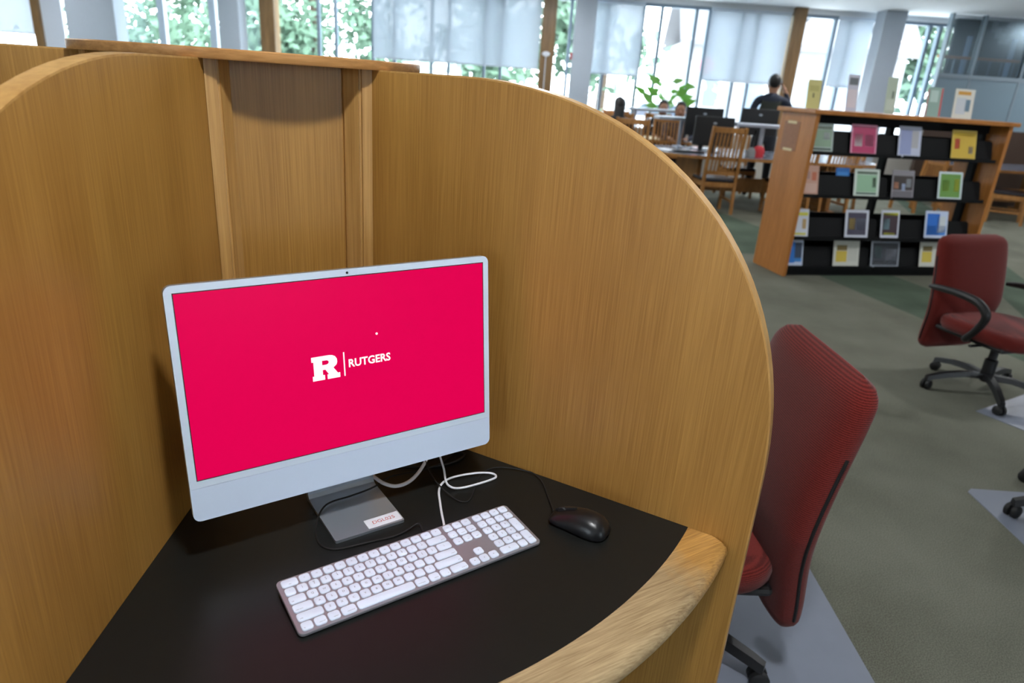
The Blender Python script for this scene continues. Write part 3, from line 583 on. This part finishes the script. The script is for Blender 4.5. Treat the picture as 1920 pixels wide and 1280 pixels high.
# ================================================================== BOOKCASE
bc = empty('display_bookcase', (2.40, 6.04, 0), R(14), 'low oak display bookcase with black steel shelves', 'bookcase')
STE = pm('black_steel', (11, 12, 14), .6, spec=.2)
for x_ in (.018, 2.012): G().box((x_, .25, .70), (.036, .50, 1.40), bev=.004).ob('end_panel', BKW, bc)
G().box((1.015, .25, 1.418), (2.11, .56, .036), bev=.006).ob('top', BKX, bc)
G().box((1.015, .25, 1.36), (1.95, .10, .08)).ob('top_beam', STE, bc); G().box((1.015, .25, .033), (1.95, .40, .066)).ob('plinth', STE, bc)
for x_ in (.06, .96, 1.965): G().box((x_, .25, .7), (.04, .07, 1.32)).ob('upright', STE, bc)
TZ = (1.085, .722, .348, .080)
shv = {}
for z in TZ:
    for (x0, x1) in ((.04, .935), (.96, 1.96)):
        for side in (1, -1):
            k = (round(x1 - x0, 3), side)
            if k not in shv:
                L_ = x1 - x0; g = G(); S = lambda y: y * side
                g.box((0, S(-.125), -.006), (L_, .215, .01)); g.box((0, S(-.236), .004), (L_, .006, .03))
                T = Matrix.Translation((0, S(-.165), .088)) @ Matrix.Rotation(R(90 - 16 * side), 4, 'X')
                g.prism(rrect(L_, .18, .03, 4), -.004, .004, T); shv[k] = g.me('shelf', STE)
            put('shelf', shv[k], bc, ((x0 + x1) / 2, .25, z))
pl = G().box((-.001, .31, 1.20), (.003, .23, .245)).ob('sign_plate', pm('worn_brown_plate', (150, 100, 66), .5, noise=.25, nscale=30), bc); pl['label'] = 'worn brown plate with two strips of cream tape'
for z in (1.315, 1.085): G().box((-.004, .31, z), (.003, .13, .022)).ob('tape', pm('cream_tape', (222, 204, 160), .6), pl)

def leaflet(x0, z0, w_, h, cols, label, tier_y=.035, lean=14, group='leaflets in stands on the bookcase'):
    """cols: list of (colour, x, y, w, h) printed blocks as fractions; first entry is the sheet colour"""
    T = Matrix.Rotation(R(90 - lean), 4, 'X')
    M4 = Matrix.Translation((2.40, 6.04, 0)) @ Matrix.Rotation(R(14), 4, 'Z')
    p = M4 @ Vector((x0 + w_ / 2, tier_y, z0)); o = empty('leaflet', p, R(14), label, 'leaflet', group)
    G().prism(rrect(w_, h, .006, 2, 0, h / 2), -.002, .002, T).ob('sheet', pm('paper_%d_%d_%d' % cols[0], cols[0], .45), o)
    for c, x, y, ww, hh in cols[1:]:
        G().prism([((x - .5) * w_, y * h), ((x + ww - .5) * w_, y * h), ((x + ww - .5) * w_, (y + hh) * h), ((x - .5) * w_, (y + hh) * h)], .0021, .0026, T).ob('printed_block', pm('paper_%d_%d_%d' % c, c, .45), o)
    return o
W0 = (206, 212, 220)
leaflet(.042, 1.09, .21, .245, [(176, 192, 186), ((96, 112, 96), .08, .80, .84, .1), ((140, 168, 140), .08, .2, .84, .58), ((70, 88, 74), .08, .09, .84, .07), ((190, 200, 196), .55, .45, .3, .25)], 'grey-green leaflet beside the bookcase end panel, top shelf')
leaflet(.43, 1.09, .26, .255, [(222, 150, 176), ((186, 56, 102), .06, .06, .88, .86), ((226, 214, 216), .14, .28, .3, .4), ((206, 140, 170), .54, .28, .34, .38)], 'bright pink leaflet on the top bookcase shelf')
leaflet(.915, 1.09, .235, .265, [(190, 196, 216), ((150, 160, 200), .08, .08, .5, .8), ((176, 176, 180), .58, .3, .3, .55)], 'pale lavender leaflet on the top bookcase shelf')
leaflet(1.48, 1.095, .265, .255, [(214, 190, 90), ((206, 172, 58), .03, .04, .94, .92), ((196, 70, 50), .12, .35, .2, .35), ((150, 140, 130), .7, .2, .18, .25), ((236, 206, 60), .08, .78, .84, .12)], 'yellow leaflet with a red picture on the top bookcase shelf')
leaflet(.04, .728, .16, .255, [(206, 160, 140), ((176, 140, 130), .2, .55, .25, .25), ((200, 112, 80), .58, .5, .28, .28), ((214, 176, 160), .1, .1, .8, .3)], 'peach coloured leaflet beside the end panel, second shelf')
leaflet(.40, .74, .14, .23, [(30, 110, 190), ((60, 140, 214), .1, .6, .8, .25)], 'small blue leaflet half hidden behind the mint green one, second shelf', .075)
leaflet(.565, .728, .26, .245, [(206, 218, 208), ((150, 190, 156), .1, .18, .8, .62), ((90, 110, 92), .1, .82, .8, .09), ((60, 66, 64), .72, .35, .15, .35), ((60, 90, 80), .1, .1, .8, .06)], 'mint green leaflet with white border on the second shelf')
leaflet(.96, .728, .235, .25, [(140, 136, 142), ((62, 54, 52), .06, .3, .88, .5), ((200, 140, 110), .1, .35, .2, .22), ((180, 196, 230), .45, .28, .16, .24), ((160, 164, 170), .65, .4, .22, .3), ((110, 106, 112), .06, .06, .88, .2)], 'dark photo leaflet with grey border on the second shelf')
leaflet(1.46, .732, .265, .25, [(206, 220, 222), ((104, 150, 68), .08, .08, .84, .84), ((200, 204, 60), .66, .3, .2, .45), ((150, 186, 70), .16, .3, .3, .4)], 'green leaflet with yellow figure and white border on the second shelf')
leaflet(.04, .355, .155, .25, [(212, 216, 226), ((210, 206, 80), .06, .76, .88, .12), ((206, 200, 90), .06, .08, .8, .08), ((190, 160, 110), .6, .3, .25, .35)], 'white leaflet with yellow bars beside the end panel, third shelf')
leaflet(.575, .36, .245, .25, [(206, 210, 222), ((70, 66, 84), .1, .1, .8, .8), ((206, 176, 96), .16, .3, .25, .4), ((160, 168, 186), .46, .28, .4, .42)], 'dark leaflet with a gold picture and white border on the third shelf')
leaflet(.955, .365, .195, .25, [(206, 210, 222), ((62, 44, 52), .08, .1, .84, .8), ((206, 206, 40), .08, .82, .84, .09), ((206, 206, 40), .2, .1, .6, .08), ((120, 150, 160), .12, .3, .35, .4)], 'dark leaflet with bright yellow top and bottom bars on the third shelf')
leaflet(1.435, .372, .255, .25, [(200, 212, 236), ((40, 112, 206), .08, .1, .55, .8), ((70, 134, 214), .08, .1, .84, .35), ((206, 214, 220), .55, .2, .35, .6)], 'blue and white leaflet on the third shelf')
leaflet(.04, .09, .165, .235, [(196, 208, 230), ((40, 120, 206), .04, .12, .45, .8), ((50, 66, 90), .48, .3, .44, .6), ((60, 130, 200), .48, .16, .44, .16)], 'blue leaflet beside the end panel, bottom shelf')
leaflet(.525, .088, .275, .24, [(206, 206, 196), ((120, 100, 50), .12, .62, .4, .2), ((206, 180, 70), .1, .18, .42, .42), ((196, 196, 186), .56, .2, .36, .6)], 'cream leaflet with a yellow block on the bottom shelf')
leaflet(.93, .085, .31, .245, [(150, 156, 166), ((62, 66, 74), .05, .08, .9, .84), ((120, 146, 150), .12, .35, .25, .45), ((160, 164, 176), .52, .25, .38, .45), ((206, 208, 210), .12, .12, .5, .1)], 'dark grey leaflet with a pale border on the bottom shelf')
leaflet(1.47, .092, .27, .24, [(206, 206, 196), ((120, 104, 60), .12, .62, .4, .2), ((206, 184, 80), .1, .18, .42, .42)], 'cream leaflet with a yellow block half hidden by the red armchair, bottom shelf')
leaflet(.03, 1.437, .13, .235, [(214, 206, 130), ((196, 188, 110), .15, .6, .7, .2), ((120, 112, 70), .42, .38, .12, .16)], 'plain yellow leaflet standing on top of the bookcase', .22, 8, 'leaflets standing on the bookcase top')
leaflet(.42, 1.437, .11, .30, [(212, 212, 226), ((110, 116, 122), .1, .72, .8, .2), ((230, 220, 226), .1, .1, .8, .5)], 'tall white leaflet with a photo strip standing on the bookcase top', .22, 8, 'leaflets standing on the bookcase top')
leaflet(.82, 1.437, .105, .305, [(186, 200, 180), ((200, 212, 196), .1, .1, .8, .3), ((120, 132, 116), .55, .42, .2, .2)], 'tall pale green leaflet standing on the bookcase top', .22, 8, 'leaflets standing on the bookcase top')
leaflet(1.25, 1.437, .165, .25, [(150, 180, 170), ((206, 70, 80), .88, .02, .1, .96), ((206, 100, 100), .02, .02, .06, .9), ((190, 214, 206), .2, .5, .5, .4)], 'green leaflet with red side edges standing on the bookcase top', .22, 8, 'leaflets standing on the bookcase top')
leaflet(1.545, 1.437, .215, .255, [(226, 226, 216), ((214, 160, 70), .15, .80, .65, .12), ((206, 214, 220), .12, .15, .5, .55), ((110, 140, 160), .58, .25, .25, .4)], 'white leaflet with an orange heading standing on the bookcase top', .22, 8, 'leaflets standing on the bookcase top')

# ================================================================== READING AREA
SEAT = pm('dark_vinyl_seat', (40, 36, 42), .25, spec=.6)
def wood_chair():
    ch = empty('slat_back_chair', (0, 0, 0), 0, '', 'chair', 'oak slat-back chairs at the reading tables')   # local +y = facing
    for sx in (-1, 1):
        G().loft([[(sx * .215 + dx, y + dy, z) for dx, dy in ((-.018, -.02), (.018, -.02), (.018, .02), (-.018, .02))] for y, z in ((-.24, 0), (-.20, .42), (-.235, .8), (-.285, 1.12))]).ob('leg', CHW, ch)
        G().box((sx * .215, .2, .21), (.038, .038, .42)).ob('leg', CHW, ch); G().box((sx * .215, 0, .38), (.024, .40, .06)).ob('apron', CHW, ch); G().box((sx * .215, 0, .17), (.02, .40, .03)).ob('stretcher', CHW, ch)
    for y in (.2, -.2): G().box((0, y, .38), (.40, .024, .06)).ob('apron', CHW, ch)
    G().box((0, .01, .435), (.45, .44, .045), bev=.015).ob('seat', SEAT, ch)
    G().box((0, -.278, 1.075), (.40, .026, .07), bev=.004).ob('top_rail', CHW, ch); G().box((0, -.205, .53), (.40, .024, .05)).ob('bottom_rail', CHW, ch)
    for k in range(7): G().box((-.15 + .05 * k, -.243, .80), (.022, .012, .50), rx=R(7.5)).ob('slat', CHW, ch)
    return ch
wc = wood_chair(); wc.location = (2.57, 9.47, 0); wc.rotation_euler = (0, 0, R(6)); wc['label'] = 'oak slat-back chair with its back to the carrel at the near reading table'
for (x_, y_, r_, lb) in ((1.52, 10.05, -18, 'oak slat-back chair just above the curved carrel edge, left of the near table'), (2.2, 11.0, 178, 'oak slat-back chair behind the silver riser on the far side of the near table'),
        (3.62, 9.62, 10, 'oak slat-back chair seen through the top shelves of the bookcase'), (4.25, 9.85, 14, 'oak slat-back chair behind the middle of the bookcase'), (3.35, 11.15, 185, 'oak slat-back chair on the far side of the near table behind the bookcase end'),
        (4.75, 10.7, 95, 'oak slat-back chair sideways behind the right half of the bookcase'), (7.15, 10.35, 60, 'oak slat-back chair at the right frame edge beyond the bookcase'), (6.1, 10.9, 20, 'oak slat-back chair just behind the right end of the bookcase'),
        (1.42, 11.3, 170, 'oak chair of the seated person nearest the carrel edge'), (2.46, 11.75, 170, 'oak chair of the long-haired seated person by the black monitor'), (1.55, 13.0 - .55, 180, 'oak chair of the seated person farthest back by the window'), (2.28, 12.25, 185, 'oak chair of the seated person in front of the plant')):
    dup(wc, (x_, y_, 0), R(r_), lb)
TTOP = pm('grey_laminate_top', (96, 100, 112), .22, spec=.6); TEDGE = CHW
def table(loc, rz, L_, W_, label):
    t = empty('reading_table', loc, rz, label, 'table')
    G().prism(rrect(L_ - .03, W_ - .03, W_ * .42, 12), .7, .735).ob('table_top', TTOP, t); G().loft([[(x, y, z) for x, y in rrect(L_, W_, W_ * .43, 12)] for z in (.697, .732)] ).ob('table_edge', TEDGE, t)
    for sx in (-1, 1):
        G().box((sx * L_ * .30, 0, .35), (.06, W_ * .55, .695)).ob('pedestal', CHW, t); G().box((sx * L_ * .30, 0, .03), (.10, W_ * .7, .06)).ob('foot', CHW, t)
    G().box((0, 0, .3), (L_ * .6, .03, .2)).ob('stretcher', CHW, t)
table((3.3, 10.12, 0), R(8), 3.3, 1.5, 'oval oak-edged reading table with a grey top behind the slat-back chair')
table((7.6, 11.2, 0), R(10), 2.4, 1.3, 'oval oak-edged reading table at the right behind the bookcase')
table((1.9, 11.9, 0), R(2), 1.9, .6, 'narrow oak-edged table in front of the window where people sit')
SILV = pm('silver_riser', (176, 184, 196), .35, .6)
def riser(loc, L_, h, legx, label):
    r = empty('table_riser', loc, R(6), label, 'riser shelf')
    G().box((0, 0, h - .022), (L_, .26, .044), bev=.006).ob('shelf', SILV, r); G().box((legx, 0, h / 2), (.045, .05, h - .05)).ob('leg', SILV, r); G().box((legx, 0, .006), (.12, .22, .012)).ob('foot', SILV, r)
riser((3.23, 10.05, .735), .75, .415, .06, 'silver riser shelf on one leg beside the bookcase end'); riser((2.15, 10.55, .735), .56, .415, .11, 'silver riser shelf on one leg left of the black monitors'); riser((2.06, 11.98, .735), .86, .47, -.3, 'long thin silver riser shelf in front of the seated people')
MON = pm('black_monitor', (17, 18, 21), .5)
def monitor(loc, rz, zb, h, w_, label):
    m = empty('monitor', loc, rz, label, 'monitor', 'black monitors on the near reading table')   # back faces -y
    G().box((0, 0, zb + h / 2), (w_, .035, h), bev=.008).ob('casing', MON, m); G().box((0, .0185, zb + h / 2), (w_ - .03, .002, h - .03)).ob('screen', pm('dark_screen', (30, 34, 40), .2), m)
    G().lathe([(.001, 0), (.026, 0), (.026, .003), (.001, .003)], 16).ob('badge', SILV, m, loc=(0, -.0205, zb + h * .78), rot=(R(90), 0, 0)).scale = (1, .55, 1)
    G().box((0, -.03, (zb + .05) / 2), (.06, .03, zb + .10)).ob('neck', MON, m); G().prism(rrect(.24, .17, .03, 4, 0, -.01), 0, .012).ob('base', MON, m)
monitor((2.56, 9.86, .735), R(4), .09, .385, .55, 'black monitor seen from behind nearest the slat-back chair'); monitor((2.51, 10.3, .735), R(4), .19, .385, .54, 'black monitor seen from behind, second back beside the riser'); monitor((3.36, 10.5, .735), R(6), .235, .37, .56, 'black monitor behind the silver riser next to the bookcase')
tk = empty('black_keyboard', (2.2, 9.62, .735), R(8), 'small black keyboard on the near reading table', 'keyboard'); G().box((0, 0, .01), (.42, .14, .02), bev=.004).ob('case', BLKP, tk); [G().box((0, .045 - .03 * k, .0215), (.39, .022, .004)).ob('key_row', MON, tk) for k in range(4)]
pp = empty('paper_stack', (1.95, 9.78, .735), R(20), 'white papers lying at the rounded end of the near reading table', 'papers'); [G().box((0, 0, .002 + .004 * k), (.21, .29, .003), rz=.1 * k).ob('sheet', WHITE, pp) for k in range(3)]
bt = empty('red_bag', (3.16, 9.66, .735), R(10), 'small red and grey bag on the near reading table', 'bag'); G().loft([sring(0, 0, z, a, b, 16) for z, a, b in ((0, .07, .05), (.08, .08, .055), (.13, .06, .04), (.15, .03, .02))]).ob('body', pm('red_cloth', (190, 44, 54), .7), bt, True); G().loft([sring(-.11, .0, z, a, b, 16) for z, a, b in ((0, .06, .05), (.07, .07, .05), (.12, .03, .03))]).ob('pouch', pm('grey_cloth', (130, 130, 130), .8), bt, True)
cush = empty('book', (1.98, 11.2, .735 + .0), R(5), 'open cream and pink magazine on the table in front of the window', 'magazine'); cush.location = (1.95, 11.75, .735)
for sx in (-1, 1): G().box((sx * .11, 0, .02), (.21, .28, .012), rx=.1).ob('page', pm('cream_page', (226, 210, 170), .6), cush)
G().box((-.1, -.02, .03), (.12, .12, .003), rx=.1).ob('printed_block', pm('salmon_print', (220, 110, 90), .6), cush)

# potted plant on the sill
pt = empty('potted_plant', (2.36, 12.66, .86), 0, 'leafy green potted plant on the window sill', 'plant')
G().lathe([(.001, 0), (.10, 0), (.14, .2), (.13, .2), (.001, .19)], 18).ob('pot', pm('terracotta', (150, 96, 70), .8), pt, True)
GRN = pm('plant_leaf', (96, 160, 54), .4, noise=.2, nscale=10); rnd = random.Random(9)
for k in range(22):
    a = rnd.random() * 2 * pi; h = .35 + .5 * rnd.random(); d = .08 + .27 * rnd.random(); s_ = .10 + .08 * rnd.random(); tip = Vector((d * cos(a), d * .55 * sin(a), h))
    dr = Vector((cos(a) * .8, sin(a) * .5, .5 - rnd.random() * .8)).normalized(); sd = dr.cross(Vector((.2, -1, .3))).normalized()
    l = G().add([tip, tip + dr * s_ * .5 + sd * s_ * .42, tip + dr * s_ * 1.1 + sd * s_ * .3, tip + dr * s_ * 1.7, tip + dr * s_ * 1.1 - sd * s_ * .3, tip + dr * s_ * .5 - sd * s_ * .42, tip + dr * s_ * .8 + Vector((0, 0, .02))], [(0, 1, 6), (1, 2, 6), (2, 3, 6), (3, 4, 6), (4, 5, 6), (5, 0, 6)]).ob('leaf', GRN, pt)
    G().tube([(0, 0, .19), (tip.x * .4, tip.y * .4, h * .65), tuple(tip)], .006, 5, 3).ob('stem', GRN, l)
# small things on the window post and column
sw = empty('wall_switch', (.235, YW - .2, 1.95), 0, 'small white oval fitting with a hanging cord on the wooden window post', 'fitting')
G().lathe([(.001, 0), (.07, 0), (.06, .03), (.001, .035)], 20).ob('cover', WHITE, sw, True, rot=(R(90), 0, 0)).scale = (1, .6, 1); G().tube([(0, -.01, -.03), (0, -.01, -.8)], .008, 6, 0).ob('cord', WHITE, sw)
fa = empty('fire_alarm', (.66, 12.40, 1.93), 0, 'small red alarm call point on the left side of the grey column', 'alarm'); G().box((-.012, 0, 0), (.03, .09, .11), bev=.008).ob('case', pm('alarm_red', (170, 40, 50), .4), fa); G().box((-.029, 0, 0), (.004, .05, .05)).ob('plate', WHITE, fa)

# ================================================================== PEOPLE
SKIN = pm('skin', (150, 108, 84), .5); HAIR = pm('dark_hair', (18, 15, 15), .6); NAVY = pm('navy_jacket', (24, 32, 50), .8); VEST = pm('olive_vest', (46, 50, 44), .85); TROU = pm('dark_trousers', (36, 38, 44), .85); BKSH = pm('black_top', (20, 20, 23), .85); SHOE = pm('black_shoe', (20, 19, 18), .5); ORNG = pm('orange_top', (190, 84, 40), .8)
def person(loc, rz, label, J, E_, pick, mats, head, hair):
    """J: joint -> (pos, radius); body grown with a skin modifier into one continuous surface"""
    p = empty('person', loc, rz, label, 'person')
    ks = list(J); ix = {k: i for i, k in enumerate(ks)}
    me = bpy.data.meshes.new('body'); me.from_pydata([J[k][0] for k in ks], [(ix[a], ix[b]) for a, b in E_], []); o = bpy.data.objects.new('body', me); COL.objects.link(o)
    sk = o.modifiers.new('skin', 'SKIN'); sk.use_smooth_shade = True
    for i, k in enumerate(ks):
        r_ = J[k][1]; me.skin_vertices[0].data[i].radius = r_ if isinstance(r_, tuple) else (r_, r_); me.skin_vertices[0].data[i].use_root = (k == 'pelvis')
    o.modifiers.new('sub', 'SUBSURF').levels = 2
    bpy.context.view_layer.update(); nm = bpy.data.meshes.new_from_object(o.evaluated_get(bpy.context.evaluated_depsgraph_get())); bpy.data.objects.remove(o)
    nm.name = 'body'; nm.materials.clear()
    for m in mats: nm.materials.append(m)
    for f in nm.polygons: f.material_index = pick(f.center); f.use_smooth = True
    put('body', nm, p)
    hc = Vector(head); hair(hc, p)
    for sx in (-1, 1): G().ball((hc.x + sx * .032, hc.y + .088, hc.z + .005), (.012, .008, .007), 8, 6).ob('eye', HAIR, p, True)
    G().ball((hc.x, hc.y + .083, hc.z - .062), (.022, .008, .006), 8, 6).ob('mouth', pm('lips', (130, 70, 64), .5), p, True)
    return p
def fingers(J, E_, w_, pos, d, side, s):
    """five fingers rooted in the palm: d = pointing direction, side = across the palm"""
    d = Vector(d).normalized(); side = Vector(side).normalized(); pos = Vector(pos); dn = d.cross(side).normalized()
    J[s + 'palm'] = (tuple(pos + d * .05), (.036, .02)); E_.append((w_, s + 'palm'))
    for i, (o_, l) in enumerate(((-.030, .062), (-.010, .075), (.011, .07), (.031, .055))):
        a = pos + d * .09 + side * o_; b = a + d * l * .55 + dn * .012; c = b + d * l * .4 + dn * .025
        for n_, q, r_ in (('k', a, .010), ('m', b, .009), ('t', c, .008)): J[s + 'f%d' % i + n_] = (tuple(q), r_)
        E_ += [(s + 'palm', s + 'f%dk' % i), (s + 'f%dk' % i, s + 'f%dm' % i), (s + 'f%dm' % i, s + 'f%dt' % i)]
    a = pos + d * .035 - side * .04; b = a + d * .03 - side * .015 + dn * .015
    J[s + 'tk'] = (tuple(a), .012); J[s + 'tt'] = (tuple(b), .009); E_ += [(s + 'palm', s + 'tk'), (s + 'tk', s + 'tt')]
def cap_hair(long):
    def f(hc, p):
        g = G().ball((hc.x, hc.y - .024, hc.z + .036), (.090, .098, .106), 20, 12)
        if long: g.loft([sring(hc.x, hc.y - .05 - .012 * j, hc.z + .03 - .045 * j, .088 - .002 * j, .062 - .003 * j, 16, 2.3) for j in range(8)])
        g.ob('hair', HAIR, p, True, sharp=80)
    return f
# --- standing person on the phone, back to the camera (local +y = facing, away)
J = {'pelvis': ((0, 0, 1.0), (.165, .115)), 'waist': ((0, 0, 1.14), (.155, .11)), 'chest': ((0, .0, 1.36), (.185, .125)), 'collar': ((0, -.005, 1.50), (.10, .075)), 'neck': ((0, .005, 1.56), (.055, .055)), 'jaw': ((0, .025, 1.645), (.068, .078)), 'skull': ((0, .015, 1.735), (.078, .094)), 'crown': ((0, .0, 1.79), (.055, .065)), 'nose': ((0, .118, 1.67), .014)}
E_ = [('pelvis', 'waist'), ('waist', 'chest'), ('chest', 'collar'), ('collar', 'neck'), ('neck', 'jaw'), ('jaw', 'skull'), ('skull', 'crown'), ('jaw', 'nose')]
for s, sx in (('l', -1), ('r', 1)):
    J[s + 'sh'] = ((sx * .20, -.005, 1.455), .07); E_.append(('collar', s + 'sh'))
    J[s + 'hip'] = ((sx * .10, 0, .90), .105); J[s + 'kn'] = ((sx * .12, .01, .50), .065); J[s + 'an'] = ((sx * .13, -.02, .09), .045); J[s + 'to'] = ((sx * .14, .15, .035), .038)
    E_ += [('pelvis', s + 'hip'), (s + 'hip', s + 'kn'), (s + 'kn', s + 'an'), (s + 'an', s + 'to')]
    J[s + 'ear'] = ((sx * .094, .0, 1.675), .013); E_.append(('jaw', s + 'ear'))
J['lel'] = ((-.275, -.03, 1.19), .05); J['lwr'] = ((-.24, .14, 1.08), .032); E_ += [('lsh', 'lel'), ('lel', 'lwr')]; fingers(J, E_, 'lwr', (-.24, .14, 1.08), (.3, .9, -.1), (0, .1, 1), 'l')
J['rel'] = ((.30, .10, 1.36), .05); J['rwr'] = ((.185, .10, 1.60), .031); E_ += [('rsh', 'rel'), ('rel', 'rwr')]; fingers(J, E_, 'rwr', (.185, .10, 1.60), (-.45, -.15, .8), (0, 1, .1), 'r')
def pick(c):
    if c.z > 1.575 and abs(c.x) < .135: return 0
    if c.x > .11 and c.z > 1.575: return 0
    if c.x < -.15 and c.y > .135 and c.z < 1.15: return 0
    if c.z < .075: return 4
    if c.z < .98: return 3
    return 2 if (abs(c.x) < .15 and c.z < 1.46) else 1
st_p = person((3.66, 11.05, 0), R(-14), 'person in a navy jacket and olive vest standing at the window holding a phone', J, E_, pick, [SKIN, NAVY, VEST, TROU, SHOE], (0, .005, 1.70), cap_hair(False))
ph = G().box((0, 0, 0), (.008, .07, .15), bev=.003).ob('phone', BLKP, None, loc=(3.66 + .118, 11.05 + .02, 1.68), rot=(R(12), 0, R(-14))); tag(ph, 'black phone held to the ear of the standing person', 'phone')
# --- seated people
def seated(loc, rz, label, top, long):
    J = {'pelvis': ((0, -.08, .56), (.17, .13)), 'waist': ((0, -.09, .70), (.145, .11)), 'chest': ((0, -.06, .90), (.175, .12)), 'collar': ((0, -.04, 1.03), (.095, .075)), 'neck': ((0, -.015, 1.09), .052), 'jaw': ((0, .025, 1.17), (.066, .076)), 'skull': ((0, .01, 1.255), (.077, .092)), 'crown': ((0, -.005, 1.31), (.055, .062)), 'nose': ((0, .115, 1.19), .014)}
    E_ = [('pelvis', 'waist'), ('waist', 'chest'), ('chest', 'collar'), ('collar', 'neck'), ('neck', 'jaw'), ('jaw', 'skull'), ('skull', 'crown'), ('jaw', 'nose')]
    for s, sx in (('l', -1), ('r', 1)):
        J[s + 'sh'] = ((sx * .185, -.04, .985), .063); J[s + 'el'] = ((sx * .235, .10, .80), .047); J[s + 'wr'] = ((sx * .13, .30, .785), .03)
        J[s + 'hip'] = ((sx * .10, .02, .53), .095); J[s + 'kn'] = ((sx * .12, .38, .52), .065); J[s + 'an'] = ((sx * .12, .36, .09), .043); J[s + 'to'] = ((sx * .12, .50, .035), .037); J[s + 'ear'] = ((sx * .092, .0, 1.195), .013)
        E_ += [('collar', s + 'sh'), (s + 'sh', s + 'el'), (s + 'el', s + 'wr'), ('pelvis', s + 'hip'), (s + 'hip', s + 'kn'), (s + 'kn', s + 'an'), (s + 'an', s + 'to'), ('jaw', s + 'ear')]
        fingers(J, E_, s + 'wr', J[s + 'wr'][0], (-sx * .5, .85, -.05), (.85 * sx, .5 , 0), s)
    def pk(c):
        if c.z > 1.095: return 0
        if c.y > .285 and c.z > .72: return 0
        if c.z < .075: return 3
        if c.z < .62 and (c.y > .0 or c.z < .55): return 2
        return 1
    person(loc, rz, label, J, E_, pk, [SKIN, top, TROU, SHOE], (0, .003, 1.215), cap_hair(long))
seated((1.42, 11.27, 0), R(-10), 'seated person in black with dark hair nearest the carrel edge', BKSH, True)
seated((2.28, 12.27, 0), R(175), 'seated person in black with short dark hair facing us in front of the plant', BKSH, False)
seated((2.46, 11.72, 0), R(170), 'seated person in navy with long dark hair beside the black monitors', NAVY, True)
seated((1.55, 12.42, 0), R(180), 'seated person in an orange top farthest back at the window', ORNG, False)
